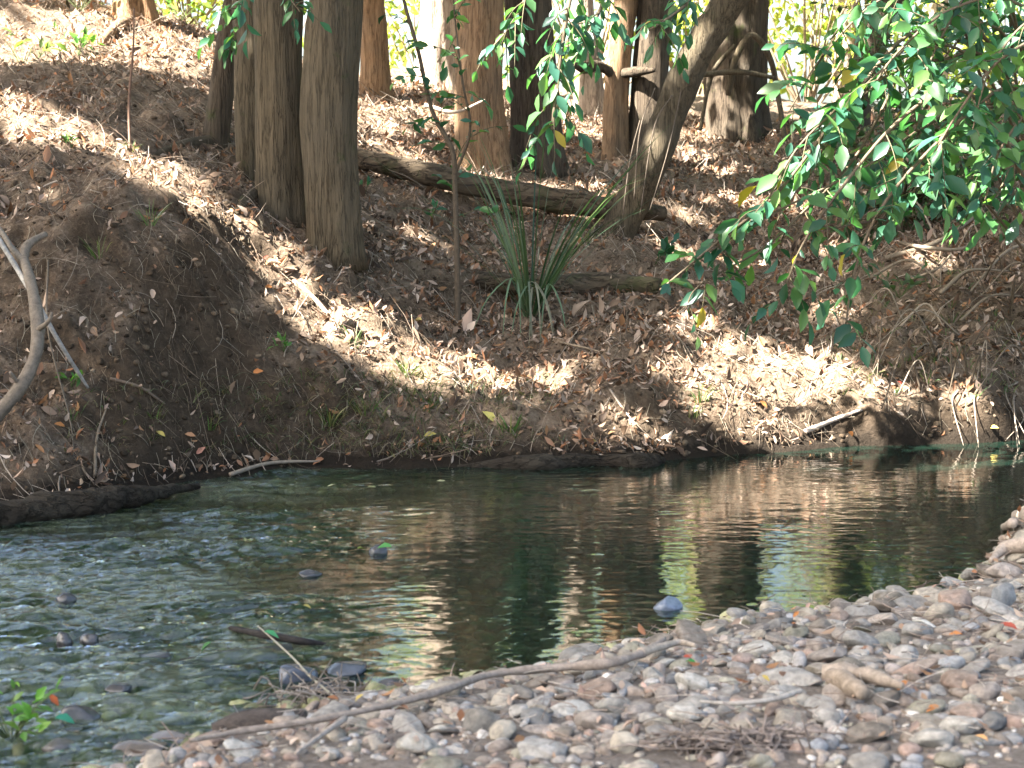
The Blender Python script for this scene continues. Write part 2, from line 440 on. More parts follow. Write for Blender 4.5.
# ------------------------------------------------------------------ water
WX = axis([(-220, -20, 25), (-20, -5, .5), (-5, 5, .0125), (5, 20, .5), (20, 220, 25)])
WY = axis([(0, 4.6, .3), (4.6, 12.2, .0125), (12.2, 16, .4)])
wx, wy = np.meshgrid(WX, WY)
u_, v_, _ = project(np.stack([wx, wy, 0 * wx], -1))
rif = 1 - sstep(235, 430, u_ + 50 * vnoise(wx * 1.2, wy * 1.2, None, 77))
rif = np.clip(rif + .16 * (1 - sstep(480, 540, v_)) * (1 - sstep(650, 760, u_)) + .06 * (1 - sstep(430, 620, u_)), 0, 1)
inside = sstep(-6, -4, wx) * (1 - sstep(4.5, 5.5, wx))
ang = .22
rx, ry = wx * math.cos(ang) + wy * math.sin(ang), -wx * math.sin(ang) + wy * math.cos(ang)
wp = .35 * fbm(wx * 2, wy * 2, None, 90, 2)
w1 = fbm(rx * 2.7 + wp, ry * 8.5 + wp, None, 51, 3)
w2 = 1 - np.abs(fbm(rx * 4.8 + wp, ry * 15 + 2 * wp, None, 61, 3)) * 2
w3 = fbm(wx * 10, wy * 30, None, 71, 2)
patch = .22 + 1.05 * sstep(-.22, .38, fbm(wx * .9, wy * 1.5, None, 15, 2))
wz = rif * patch * (.023 * w1 + .015 * w2 + .006 * w3)
wz = wz + (1 - rif) * (.0010 * fbm(wx * 5, wy * 11, None, 21, 2) + .0010 * fbm(wx * 15, wy * 34, None, 22, 2)) * (.75 + .25 * (1 - sstep(450, 800, u_)) + .7 * fbm(wx * 1.1, wy * 2, None, 23, 2))
sky_glint = rif * sstep(.1, .55, w2 + .5 * w3 + .35 * w1) * sstep(-.3, .35, fbm(wx * 1.3, wy * 2.2, None, 19, 3)); wz = wz * inside  # pale sky glints painted onto the riffle crests
wz[0, :] = 0
m, nt, N = nodes('creek_water')
fr = N('ShaderNodeFresnel', IOR=1.55); gl = N('ShaderNodeBsdfGlossy', Roughness=.03)
gl.inputs['Color'].default_value = (1, 1, 1, 1)
wa = N('ShaderNodeAttribute', attribute_name='tint'); ws = nt.nodes.new('ShaderNodeSeparateColor'); L(nt, wa.outputs['Color'], ws.inputs[0])
bn = world_noise(nt, 22, 3, .6, (1, 2.2, 1))
bp = nt.nodes.new('ShaderNodeBump'); bp.inputs['Distance'].default_value = .004; L(nt, bn, bp.inputs['Height'])
mr = nt.nodes.new('ShaderNodeMapRange'); mr.inputs[3].default_value = .05; mr.inputs[4].default_value = 1.0; L(nt, ws.outputs[0], mr.inputs[0]); L(nt, mr.outputs[0], bp.inputs['Strength'])
L(nt, bp.outputs[0], fr.inputs['Normal']); L(nt, bp.outputs[0], gl.inputs['Normal'])
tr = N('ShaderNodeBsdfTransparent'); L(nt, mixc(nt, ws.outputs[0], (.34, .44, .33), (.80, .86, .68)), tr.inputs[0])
df = N('ShaderNodeBsdfDiffuse'); L(nt, mixc(nt, ws.outputs[1], (.020, .048, .032), (.18, .215, .15)), df.inputs[0])  # pale end is the painted riffle glint
mx = N('ShaderNodeMixShader'); mx.inputs[0].default_value = .24
L(nt, tr.outputs[0], mx.inputs[1]); L(nt, df.outputs[0], mx.inputs[2])
m2 = N('ShaderNodeMixShader'); L(nt, fr.outputs[0], m2.inputs[0]); L(nt, mx.outputs[0], m2.inputs[1]); L(nt, gl.outputs[0], m2.inputs[2])
o = N('ShaderNodeOutputMaterial'); L(nt, m2.outputs[0], o.inputs[0])
nwx, nwy = len(WX), len(WY)
ii = np.arange(nwy - 1)[:, None] * nwx; jj = np.arange(nwx - 1)[None]
wq = np.stack([ii + jj, ii + jj + 1, ii + nwx + jj + 1, ii + nwx + jj], -1).reshape(-1, 4)
mb = MB(); mb.add(np.stack([wx, wy, wz], -1), wq, None, np.stack([rif, sky_glint, rif], -1).reshape(-1, 3))
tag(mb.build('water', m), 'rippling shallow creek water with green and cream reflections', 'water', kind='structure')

# ------------------------------------------------------------------ sun
SUN = norm(np.array([-.62, -.27, .74]))
def above(u, v): return hit(u, v)
LIT = []          # (point, radius): where sunlight reaches through the leaves
def lit_line(px, r):
    px = np.array(px, float); n = max(2, int(np.abs(np.diff(px, axis=0)).sum() / 16)); q = spline(px, n)
    for u, v in q:
        P = hit(u, v); LIT.append((P, r * rng.uniform(.75, 1.35)))
lit_line([(-30, 48), (60, 44), (140, 48)], .55); lit_line([(-30, 25), (70, 22)], .4)
lit_line([(40, 30), (140, 30), (210, 45)], .5)
lit_line([(150, 70), (205, 90)], .2)
lit_line([(-20, 95), (30, 120), (60, 135)], .17)
lit_line([(150, 162), (200, 200), (235, 235)], .16)
lit_line([(232, 245), (275, 276), (322, 303)], .07)
lit_line([(335, 320), (390, 345), (455, 368)], .22)
lit_line([(380, 360), (440, 372)], .13)
lit_line([(730, 390), (790, 380), (830, 398)], .27)
lit_line([(745, 412), (800, 416), (850, 415)], .22)
lit_line([(720, 352), (750, 350)], .12)
lit_line([(880, 385), (915, 395)], .08); lit_line([(965, 400), (980, 415)], .07)
lit_line([(360, 110), (380, 140), (430, 160)], .2)
lit_line([(530, 205), (600, 212)], .11); lit_line([(540, 372), (560, 385)], .05); lit_line([(620, 420), (640, 425)], .05)
lit_line([(680, 150), (730, 175)], .18); lit_line([(560, 110), (600, 135)], .25); lit_line([(690, 215), (720, 190)], .08)
lit_line([(305, 70), (310, 105)], .2); lit_line([(370, 60), (400, 80), (450, 90)], .5); lit_line([(365, 110), (440, 120)], .22); lit_line([(570, 110), (600, 118)], .4); lit_line([(920, 255), (935, 262)], .06)
for u, v, y, r in ((462, 30, 15.3, .28), (463, 90, 15.3, .28), (464, 140, 15.4, .2), (640, 190, 14.1, .12), (655, 150, 14.1, .1), (432, 20, 19.8, .5), (580, 30, 19.8, .5), (575, 80, 19.8, .4),
                   (620, 40, 16.4, .2), (366, 40, 15.9, .2), (690, 40, 14.0, .15), (400, 165, 14.8, .12), (850, 150, 10.2, .10), (950, 90, 10.4, .12), (690, 300, 10, .06), (540, 60, 10, .07), (820, 240, 10.1, .09)):
    LIT.append((at(u, v, y), r))
for k in range(11):       # flecks on the overhanging leaves
    LIT.append((at(rng.uniform(700, 1020), rng.uniform(20, 260), rng.uniform(9.9, 11.2)), rng.uniform(.08, .2)))
for u, v in ((500, 60), (560, 110), (590, 30), (640, 30), (545, 150)): LIT.append((at(u, v, 10.4), .13))
for k in range(26):       # random flecks
    u, v = rng.uniform(0, 1024), rng.uniform(30, 430)
    if (u > 310 or v < 200) and not (u > 870 and v > 180): LIT.append((hit(u, v), rng.uniform(.03, .075)))
LP = np.array([p for p, r in LIT]); LR = np.array([r for p, r in LIT])

def keep_shade(P):
    ok = np.ones(len(P), bool)
    for s in range(0, len(P), 4000):
        d = P[s:s + 4000, None, :] - LP[None]
        al = d @ SUN
        pr = np.sqrt(np.maximum((d ** 2).sum(-1) - al ** 2, 0))
        ok[s:s + 4000] = ~((al > 0) & (pr < LR[None] + .09)).any(1)
    return ok

# ------------------------------------------------------------------ trees
GREENS = [(.032, .10, .045), (.040, .12, .045), (.026, .08, .042), (.06, .14, .040), (.034, .105, .062), (.085, .16, .042), (.05, .125, .040), (.03, .09, .06)]
CROWNG = [(.05, .10, .025), (.07, .12, .03), (.04, .085, .025), (.09, .12, .03)]
TREES = []; DYS = {}

def trunk_path(px, y, extra_top=None, n=40):
    pts = []
    for e in px:
        u, v = e[0], e[1]; yy = e[2] if len(e) > 2 else y
        pts.append(at(u, v, yy))
    p = np.array(pts)
    return spline(p, n)

def sink(path, d=.25):
    q = path.copy(); t = norm(q[0] - q[1]); return np.concatenate([[q[0] + t * d], q])

def tree(name, label, cat, stems, y, mat, group=None, sides=44, rough=.17, flare=(.35, .25, 4), top_v=-560):
    """stems: list of (px points, radius px[, y])"""
    P0 = None; root = None; tops = []
    for k, s in enumerate(stems):
        px, r = s[0], s[1]; yy = s[2] if len(s) > 2 else y; mt = s[3] if len(s) > 3 else mat
        by = hit(px[0][0], px[0][1])[1]; ref = px[0][2] if len(px[0]) > 2 else yy
        if root is None: DY = by - ref
        px = [(q[0], q[1], q[2] + by - ref) if len(q) > 2 else q for q in px]; yy = by
        if px[-1][1] > -200:
            l_ = px[-1]; sw = 10 * ((k % 3) - 1); px = list(px) + [(l_[0] + sw * f, l_[1] + (top_v - l_[1]) * f) for f in (.12, .25, .4, .55, .7, .85, 1.0)]
        path = trunk_path(px, yy, n=60)
        b = hit(px[0][0], px[0][1])
        z = float(H(path[0][0], path[0][1]))
        path = sink(path, .15 + max(0, path[0][2] - z))
        rw = r * yy / FPX
        if root is None:
            root = empty(name, (path[0][0], path[0][1], z), label, cat, group)
        mb = MB(); tube(mb, path, [rw * 1.06, rw, rw * .97, rw * .9, rw * .75, rw * .55], sides, rough, 3 + k * 5 + int(px[0][0]), flare, nscale=(13, 13, 1.3))
        mb.build('trunk', mt, root); tops.append((path[-1], rw * .55))
    TREES.append(dict(root=root, tops=tops, mat=mat, leaves=[])); DYS[root.name] = DY
    return root

t1 = tree('multi_stemmed_tree', 'large grey-brown tree with four upright stems fused at the foot, above the bare left bank', 'tree',
     [([(335, 250), (331, 190), (329, 120), (333, 40), (336, -20)], 27, 12.2),
      ([(283, 212), (281, 150), (280, 90), (278, 0)], 24, 12.6),
      ([(254, 180), (252, 100), (249, 0)], 16, 13.0),
      ([(216, 142), (222, 90), (231, 30), (238, -20)], 12, 13.7, BK_DARK)], 12.4, BK_GREY, flare=(.14, .14, 5))
for pts, r in (([(225, 140, 13.5), (195, 143, 13.3), (165, 150, 12.9), (150, 158, 12.5)], .05), ([(340, 250, 12.1), (355, 268, 11.9), (362, 290, 11.7)], .05), ([(262, 190, 12.7), (246, 200, 12.5), (236, 215, 12.2)], .05)):
    P = np.array([hit(u, v, -.01) for u, v, _ in pts]); mb = MB(); tube(mb, spline(P, 24), [r * 1.3, r, r * .7, r * .3], 10, .25, 4); mb.build('root', BK_GREY, t1)
tree('brown_tree', 'slender orange-brown trunk just right of the four-stemmed tree, rooted above the fallen log', 'tree', [([(376, 100), (374, 40), (371, 0)], 14)], 16.2, BK_ORANGE)
t2 = tree('twin_trunk_tree', 'twin-trunked tree behind the fallen log, left trunk orange-brown and right trunk dark', 'tree',
     [([(484, 168), (480, 110), (480, 50), (481, 0)], 23, 15.6), ([(538, 172), (535, 110), (532, 50), (527, 0)], 23, 15.4, BK_DARK)], 15.5, BK_ORANGE, flare=(.3, .3, 4))
tree('pale_tree', 'pale sunlit trunk far back, left of the twin-trunked tree', 'tree', [([(434, 85), (436, 40), (438, 0)], 18)], 20.5, BK_PALE)
tree('pale_tree', 'pale pinkish trunk far back, right of the twin-trunked tree', 'tree', [([(590, 112), (586, 50), (580, 0)], 13)], 20.5, BK_PALE)
t4 = tree('brown_tree', 'thin light brown trunk with a bare side branch, behind the leaning tree', 'tree', [([(616, 158), (617, 90), (622, 30), (626, 0)], 12)], 16.6, BK_ORANGE)
d = DYS[t4.name]; P = np.array([at(618, 78, 16.6 + d), at(600, 66, 16.4 + d), at(585, 68, 16.2 + d), at(570, 63, 16.1 + d)]); mb = MB(); tube(mb, spline(P, 20), [.06, .05, .06, .02], 10, .3, 3); mb.build('branch', BK_DARK, t4)
P = np.array([at(618, 74, 16.6 + d), at(635, 72, 16.4 + d), at(655, 70, 16.3 + d)]); mb = MB(); tube(mb, spline(P, 16), [.06, .05, .02], 10, .3, 5); mb.build('branch', BK_DARK, t4)
tree('dark_tree', 'dark upright trunk directly behind the leaning tree', 'tree', [([(646, 155), (650, 80), (656, 0)], 17)], 17.2, BK_DARK)
t5 = tree('leaning_tree', 'leaning trunk tilted up to the right, its foot beside the fallen log', 'tree', [([(614, 238, 14.1), (632, 203, 14.1), (652, 160, 14.0), (671, 112, 14.0), (692, 62, 13.9), (722, 12, 13.8), (765, -60, 13.6), (830, -240, 13.2), (860, -520, 13)], 17)], 14, BK_GREY, flare=(.08, .12, 4))
for k, (a, b, c) in enumerate((((655, 88), (640, 130), (634, 200)), ((672, 95), (654, 128), (640, 215)), ((640, 120), (630, 160), (622, 222)), ((684, 78), (668, 150), (650, 210)))):
    d = DYS[t5.name]; P = np.array([at(*a, 13.85 + d), at(*b, 13.75 + d), at(*c, 13.85 + d)]); mb = MB(); tube(mb, spline(P, 18), .0045, 6, .1, k, col=(.13, .10, .075)); mb.build('hanging_vine', M_TWIG, t5)
t6 = tree('stout_tree', 'stout dark trunk at the top of the slope, right of the leaning tree', 'tree', [([(737, 138), (735, 90), (736, 40), (738, 0)], 29)], 17.6, BK_DARK, flare=(.18, .3, 5))
for px, r in (([(728, 95, 17.1), (735, 60, 17.0), (752, 35, 17.0), (770, 58, 17.1), (778, 95, 17.2), (785, 140, 16.9)], .035), ([(700, 130, 16.9), (712, 75, 17.1), (735, 45, 17.1)], .028), ([(700, 75, 17), (740, 72, 17.0), (775, 78, 17.1)], .03)):
    d = DYS[t6.name] - .1; P = np.array([at(q[0], q[1], q[2] + d) for q in px]); mb = MB(); tube(mb, spline(P, 30), [r, r, r * .8], 9, .3, int(r * 900)); mb.build('climbing_vine', BK_GREY, t6)
t7 = tree('dark_tree', 'dark slanting trunk half hidden by the green shrub at right', 'tree', [([(850, 135), (861, 80), (880, 20), (896, -20)], 14)], 16.5, BK_DARK)
t8 = tree('brown_tree', 'short visible foot of a brown trunk at the very top left of the slope', 'tree', [([(136, 24), (133, 0)], 17)], 18.2, BK_ORANGE, flare=(.5, .35, 4))
for pts in ([(128, 22), (112, 32), (100, 46)], [(142, 24), (160, 30), (172, 38)], [(134, 24), (133, 36), (138, 46)]):
    P = np.array([hit(u, v, .01) for u, v in pts]); mb = MB(); tube(mb, spline(P, 14), [.07, .05, .02], 8, .25, 4); mb.build('root', BK_ORANGE, t8)
# unseen trees added left of the frame to carry the shading leaves
for k, (x, y, r) in enumerate(((-7.5, 1.6, .3), (-11.5, -1.5, .26), (-9.8, 12.5, .3), (-14, 15.5, .28), (-11.5, 3.4, .3), (-15, 2.5, .3))):
    z = float(H(x, y)); z = max(z, -.1)
    lab = ['on the near shore left of view', 'behind and left of the viewer', 'on the left bank top', 'far left on the bank top', 'by the near water edge past the left of view', 'farthest left on the near shore'][k]
    root = empty('shade_tree', (x, y, z), 'unseen tall grey shade tree ' + lab, 'tree', 'added shade trees out of frame')
    path = spline([(x, y, z - .2), (x + .1, y, z + 3), (x + .3, y + .1, z + 6), (x + .5, y, z + 10.5)], 30)
    mb = MB(); tube(mb, path, [r, r * .9, r * .75, r * .5], 16, .15, k, (.4, .4, 4)); mb.build('trunk', BK_GREY, root)
    TREES.append(dict(root=root, tops=[(path[-1], r * .5)], mat=BK_GREY, leaves=[]))

# canopy: leaves added to cast shade, gaps cut for sun patches, shared among the trees
n = 72000
gy = rng.uniform(3.5, 20.0, n); gx = rng.uniform(-1, 1, n) * (.30 * gy + 1.6)
hh = rng.uniform(8.0, 13.5, n)
P = np.stack([gx, gy, np.maximum(H(gx, gy), 0)], 1) + SUN[None] * (hh / SUN[2])[:, None]
cl = fbm(P[:, 0] * .8, P[:, 1] * .8, P[:, 2] * .8, 44, 3)
ok = keep_shade(P) & (cl > -.5)
P = P[ok]
# leaf layer added over the far bank to dim it
n = 42000
Q = np.stack([rng.uniform(-9, 10, n), rng.uniform(10.5, 21, n), rng.uniform(6.3, 10.5, n)], 1)
edge = 11.2 + 4.6 * (1 - sstep(-2.0, 1.2, Q[:, 0]))
cl = fbm(Q[:, 0] * .7, Q[:, 1] * .7, Q[:, 2] * .7, 47, 3)
Q = Q[(Q[:, 1] > edge) & (cl > -.18) & (Q[:, 0] > -1.4)]; Q = Q[keep_shade(Q)]
P = np.concatenate([P, Q])
tops = np.array([t['tops'][0][0] for t in TREES])
own = np.argmin(((P[:, None, :2] - tops[None, :, :2]) ** 2).sum(-1), 1)
for k, t in enumerate(TREES):
    Q = P[own == k]
    root = t['root']
    if len(Q) < 200:
        Q2 = tops[k] + rng.normal(size=(420, 3)) * np.array([1.3, 1.1, .9]) + np.array([0, 0, 1.2])
        Q2 = Q2[keep_shade(Q2)]
        Q = np.concatenate([Q, Q2])
    mb = MB(); n_ = len(Q)
    X, Y, Z = frames(rdir(n_) + np.array([0, 0, -.25]), rdir(n_) * .7 + np.array([0, 0, 1.0]))
    scatter(mb, CV, CQ, None, Q - X * .12, X, Y, Z, rng.uniform(.18, .31, n_), rng.uniform(.12, .20, n_), .3, pick(CROWNG, n_))
    mb.build('crown', M_CROWN, root)
    tp, tr_ = t['tops'][0]
    for e in Q[rng.choice(len(Q), min(5, len(Q)), False)]:
        mid = (tp + e) / 2 + np.array([0, 0, .5]); lp = spline([tp - np.array([0, 0, .3]), mid, e], 16)
        mb = MB(); tube(mb, lp, [tr_ * .7, tr_ * .4, .02], 7, .1, k); mb.build('limb', t['mat'], root)
    for tp2, tr2 in t['tops'][1:]:
        e = Q[rng.integers(len(Q))]; lp = spline([tp2 - np.array([0, 0, .3]), (tp2 + e) / 2 + np.array([0, 0, .4]), e], 16)
        mb = MB(); tube(mb, lp, [tr2 * .8, tr2 * .5, .02], 7, .1, k); mb.build('limb', t['mat'], root)

# sunlit trees beyond the crest
BRIGHT = [(.16, .20, .035), (.19, .22, .04), (.12, .17, .035), (.22, .22, .05)]
back = [(-11, 27, 8, 'far left'), (-7.5, 31, 10, ''), (-4, 28, 9, ''), (-1.2, 33, 11, ''), (1.6, 28.5, 9.5, ''), (3.6, 34, 11, ''), (5.2, 27.5, 9, ''), (7.5, 31, 10, ''), (10.5, 27, 9, ''), (13, 33, 11, '')]
bl = ['yellow-green tree beyond the crest past the left edge of view', 'yellow-green tree beyond the crest above the top left trunk foot', 'bright tree beyond the crest behind the four-stemmed tree', 'bright tree beyond the crest behind the twin trunks',
      'sunlit tree beyond the crest behind the leaning tree', 'tall sunlit tree far behind the stout dark trunk', 'sunlit tree in the bright gap right of the stout dark trunk', 'sunlit tree behind the slanting dark trunk', 'sunlit tree behind the green shrub at right', 'tall sunlit tree beyond the right edge of view']
for k, (x, y, hgt, _) in enumerate(back):
    z = float(H(x, y))
    root = empty('sunlit_tree', (x, y, z), bl[k], 'tree', 'sunlit trees beyond the crest')
    path = spline([(x, y, z - .2), (x + rng.uniform(-.3, .3), y, z + hgt * .4), (x + rng.uniform(-.6, .6), y, z + hgt * .85)], 24)
    mb = MB(); tube(mb, path, [.2, .16, .06], 10, .15, k, (.4, .3, 4)); mb.build('trunk', BK_PALE, root)
    C = []
    for j in range(26):
        h = rng.uniform(.12, 1.0); rad = hgt * .30 * math.sin(math.pi * min(1, h * .75 + .2)) + .3
        a = rng.uniform(0, 6.28); q = math.sqrt(rng.uniform(.1, 1))
        C.append((x + rad * q * math.cos(a), y + rad * q * math.sin(a), z + hgt * h))
    Q = np.concatenate([np.array(c)[None] + rng.normal(size=(42, 3)) * np.array([.6, .6, .45]) for c in C])
    n_ = len(Q); X, Y, Z = frames(rdir(n_) + np.array([0, 0, -.3]), rdir(n_) + np.array([0, 0, .8]))
    mb = MB(); scatter(mb, CV, CQ, None, Q, X, Y, Z, rng.uniform(.18, .34, n_), rng.uniform(.1, .18, n_), .25, pick(BRIGHT, n_)); mb.build('crown', M_CROWN, root)
    for c in C[:7]:
        b = path[rng.integers(8, 22)]; mb = MB(); tube(mb, spline([b, (b + np.array(c)) / 2 + np.array([0, 0, .2]), np.array(c)], 10), [.06, .03, .012], 6, .1, 2); mb.build('limb', BK_PALE, root)

bush = [(4.25, 25.6, 4.0, 'sunlit bush on the crest in the gap beside the stout dark trunk'), (5.2, 26.5, 3.8, 'bright bush beyond the crest behind the slanting dark trunk'), (1.12, 26.0, 3.4, 'sunlit bush on the crest behind the pale pinkish trunk'), (2.75, 27.0, 3.2, 'sunlit bush beyond the crest between leaning tree and stout dark trunk'), (-1.3, 26.0, 1.9, 'small sunlit bush on the crest left of the twin trunks'), (-4.2, 23, 1.2, 'bright bush on the crest between brown trunk foot and four-stemmed tree'), (7.2, 26, 2.0, 'sunlit bush beyond the crest behind the right shrub')]
for x, y, hg, lab in bush:
    z = float(H(x, y)); root = empty('sunlit_bush', (x, y, z), lab, 'bush', 'sunlit bushes on the crest'); cs = []
    for j in range(14):
        e = np.array([x + rng.normal() * min(hg * .33, .75), y + rng.normal() * .4, z + hg * rng.uniform(.2, 1.1)]); cs.append(e)
        mb = MB(); tube(mb, spline([(x, y, z - .05), (np.array([x, y, z]) + e) / 2 + rng.normal(size=3) * .08, e], 10), [.025, .015, .006], 6, .1, 1, col=(.2, .15, .1)); mb.build('stem', M_TWIG, root)
    Q = np.concatenate([c[None] + rng.normal(size=(52, 3)) * np.array([.32, .3, .30]) for c in cs]); n_ = len(Q)
    X, Y, Z = frames(rdir(n_), rdir(n_) * .7 + np.array([-.5, -.5, .8])); mb = MB(); scatter(mb, CV, CQ, None, Q, X, Y, Z, rng.uniform(.10, .2, n_), rng.uniform(.06, .11, n_), .25, pick([(.21, .25, .04), (.26, .27, .05), (.15, .22, .04)], n_)); mb.build('foliage', M_CROWN, root)

# ------------------------------------------------------------------ leafy branches
def leaves_along(mbt, LF, path, n_tw, tw_len, leaf_len, droop=.5, start=.15, cols=None, lw=(.34, .46), gap=.055):
    T = norm(np.gradient(path, axis=0)); N_ = len(path)
    for k in range(n_tw):
        f = start + (1 - start) * (k + rng.uniform(0, .8)) / n_tw; i = min(N_ - 1, int(f * (N_ - 1)))
        d = norm(T[i] * .6 + rdir(1)[0] * .8 + np.array([0, 0, -droop * .5])); ln = tw_len * rng.uniform(.5, 1.2)
        a = path[i]; b = a + d * ln * .5; d2 = norm(d + np.array([0, 0, -droop])); c = b + d2 * ln * .5
        tw = spline([a, b, c], 9); tube(mbt, tw, [.0045, .003, .0015], 5, 0, 0, col=(.10, .085, .05))
        t2 = norm(np.gradient(tw, axis=0)); m_ = max(3, int(ln / gap)); sgn = 1
        for q in range(m_ + 1):
            j = min(8, int(8 * (q + .6) / (m_ + .6))); sgn = -sgn
            side = np.cross(t2[j], np.array([0, 0, 1.0])); side = side / max(np.linalg.norm(side), 1e-6)
            dd = t2[j] * (.55 if q < m_ else 1.2) + side * sgn * (.8 if q < m_ else 0) + np.array([0, 0, -droop * .75]) + rng.normal(size=3) * .22
            LF['p'].append(tw[j]); LF['d'].append(dd); LF['n'].append(np.array([0, -.35, 1.0]) + rng.normal(size=3) * .6)
            LF['l'].append(leaf_len * rng.uniform(.45, 1.25))

def newLF(): return dict(p=[], d=[], n=[], l=[])
def build_leaves(LF, name, parent, cols=GREENS, wid=(.42, .6), mat=None, odd=.008):
    if not LF['p']: return
    p = np.array(LF['p']); n = len(p); X, Y, Z = frames(np.array(LF['d']), np.array(LF['n'])); l = np.array(LF['l'])
    c = pick(cols, n, .22); k = rng.random(n) < odd; c[k] = (.30, .22, .03)
    mb = MB(); scatter(mb, LV, LQ, LT, p, X, Y, Z, l, l * rng.uniform(*wid, n), l * rng.uniform(.6, 1.6, n), c)
    return mb.build(name, mat or M_LEAF, parent)

def leafy_branch(root, px, r, n_tw, tw_len, leaf_len, droop=.5, start=.15, bmat=None, cols=GREENS, name='branch'):
    path = spline(np.array([at(*q) for q in px]), 40); mbt = MB(); LF = newLF()
    tube(mbt, path, [r, r * .7, r * .35], 7, .1, 1, col=(.12, .09, .06))
    leaves_along(mbt, LF, path, n_tw, tw_len, leaf_len, droop, start)
    b = mbt.build(name, bmat or M_TWIG, root); build_leaves(LF, 'leaves', b, cols); return b

# branches of the leaning tree that hang into the picture
leafy_branch(t5, [(760, -60, 13.5), (690, -120, 12.2), (610, -100, 11), (575, -20, 10.4), (560, 60, 10.2), (552, 130, 10.1)], .025, 17, .38, .125, .65, .55)
leafy_branch(t5, [(760, -60, 13.5), (680, -90, 12), (620, -40, 10.9), (600, 10, 10.6), (585, 40, 10.5)], .02, 12, .36, .12, .6, .6)
leafy_branch(t5, [(765, -60, 13.5), (730, -60, 12), (690, 0, 11.3), (650, 30, 11)], .02, 11, .34, .12, .55, .45)
leafy_branch(t5, [(690, -120, 12.2), (600, -110, 11.2), (540, -30, 10.7), (515, 20, 10.6), (490, 50, 10.6)], .015, 8, .32, .11, .5, .6)
leafy_branch(t1, [(334, -60, 12.1), (300, -90, 11.6), (262, -40, 11.2), (240, 10, 11.1), (236, 40, 11.1)], .015, 10, .25, .10, .5, .6)
leafy_branch(t1, [(334, -60, 12.1), (310, -60, 11.6), (290, -10, 11.4), (300, 12, 11.3)], .012, 6, .2, .09, .5, .6)

# right shrub
B0 = hit(1085, 330)
shrub = empty('overhanging_shrub', B0, 'big green leafy shrub arching over the water from the right bank', 'shrub')
def from_base(pts): return [(1085, 330, B0[1])] + pts
for px, r, nt_, tl, dr in (
    ([(1010, 150, 11.6), (960, 90, 10.8), (900, 120, 10.3), (840, 190, 10.0), (800, 250, 9.9), (775, 320, 9.9)], .016, 19, .33, 0.40),
    ([(1030, 120, 11.4), (1000, 90, 10.7), (930, 150, 10.2), (880, 210, 10.0), (855, 270, 9.9), (845, 330, 9.9)], .016, 17, .33, 0.37),
    ([(1000, 60, 11.8), (920, 30, 11.0), (850, 100, 10.5), (780, 190, 10.2), (720, 240, 10.1), (660, 290, 10.0)], .016, 16, .30, 0.34),
    ([(1000, 80, 11.8), (940, 60, 11.2), (880, 80, 10.8), (830, 130, 10.6), (790, 170, 10.5)], .014, 13, .34, 0.31),
    ([(1040, 60, 11.5), (1010, 0, 10.8), (950, 10, 10.4), (900, 50, 10.2), (870, 90, 10.2)], .014, 16, .36, 0.31),
    ([(1060, 100, 11.2), (1050, 40, 10.4), (1000, 60, 10.0), (960, 110, 9.9), (930, 160, 9.9)], .014, 17, .36, 0.31),
    ([(1080, 120, 11.2), (1070, 80, 10.6), (1030, 110, 10.3), (1000, 150, 10.2), (985, 200, 10.2)], .014, 14, .36, 0.31),
    ([(990, 100, 12.2), (960, 20, 11.8), (930, -30, 11.5), (890, -20, 11.3), (860, 20, 11.2)], .014, 14, .4, 0.25),
    ([(1020, 100, 12.2), (1010, 0, 11.8), (1000, -50, 11.5), (970, -30, 11.3)], .014, 16, .4, 0.25),
    ([(1010, 200, 12.4), (980, 140, 12.0), (930, 110, 11.8), (880, 140, 11.7), (850, 180, 11.6)], .014, 16, .36, 0.31),
    ([(1000, 220, 12.4), (960, 180, 12.1), (900, 170, 12.0), (860, 200, 11.9)], .012, 12, .32, 0.31),
    ([(1040, 200, 12.2), (1060, 100, 11.9), (1040, 30, 11.7), (1010, 40, 11.5)], .014, 16, .4, 0.25),
    ([(1020, 60, 11.6), (940, 30, 10.9), (860, 90, 10.4), (800, 145, 10.2), (765, 205, 10.1)], .012, 18, .30, .35),
    ([(1040, 130, 11.5), (960, 110, 10.9), (860, 170, 10.4), (770, 215, 10.2), (705, 255, 10.1)], .012, 18, .28, .35),
    ([(1020, 40, 11.9), (960, -20, 11.2), (880, 0, 10.8), (820, 60, 10.6), (790, 110, 10.5)], .012, 16, .32, .3),
    ([(1010, 120, 12.0), (960, 50, 11.2), (900, 60, 10.8), (850, 110, 10.6), (800, 140, 10.5)], .012, 16, .36, 0.31),
    ([(1030, 90, 12.0), (1000, -20, 11.2), (930, -40, 10.7), (870, -10, 10.5), (830, 40, 10.5)], .012, 16, .38, 0.31),
    ([(1060, 60, 11.6), (1040, -30, 11), (980, -20, 10.6), (940, 40, 10.4), (920, 90, 10.3)], .012, 17, .38, 0.31),
    ([(1070, 80, 11.6), (1070, 20, 11), (1030, 20, 10.4), (990, 70, 10.1), (970, 140, 10.0)], .012, 17, .36, 0.31),
    ([(1040, 160, 11.8), (1010, 110, 11), (960, 120, 10.6), (920, 180, 10.4), (900, 220, 10.4)], .012, 16, .34, 0.34),
    ([(1060, 180, 11.8), (1050, 130, 11), (1020, 150, 10.5), (1000, 190, 10.3)], .012, 13, .34, 0.31),
    ([(860, 150, 10.8), (800, 215, 10.3), (760, 250, 10.2), (700, 285, 10.1), (685, 310, 10.1)], .010, 9, .24, 0.37)):
    leafy_branch(shrub, from_base(px) if px[0][0] != 860 else [(920, 30, 11.0)] + px, r, int(nt_ * .85), tl, .145, dr, .25)
B1 = hit(900, 215)
sh2 = empty('dark_shrub', B1, 'darker shrub with small leaves deeper in the shade, behind the overhanging one', 'shrub')
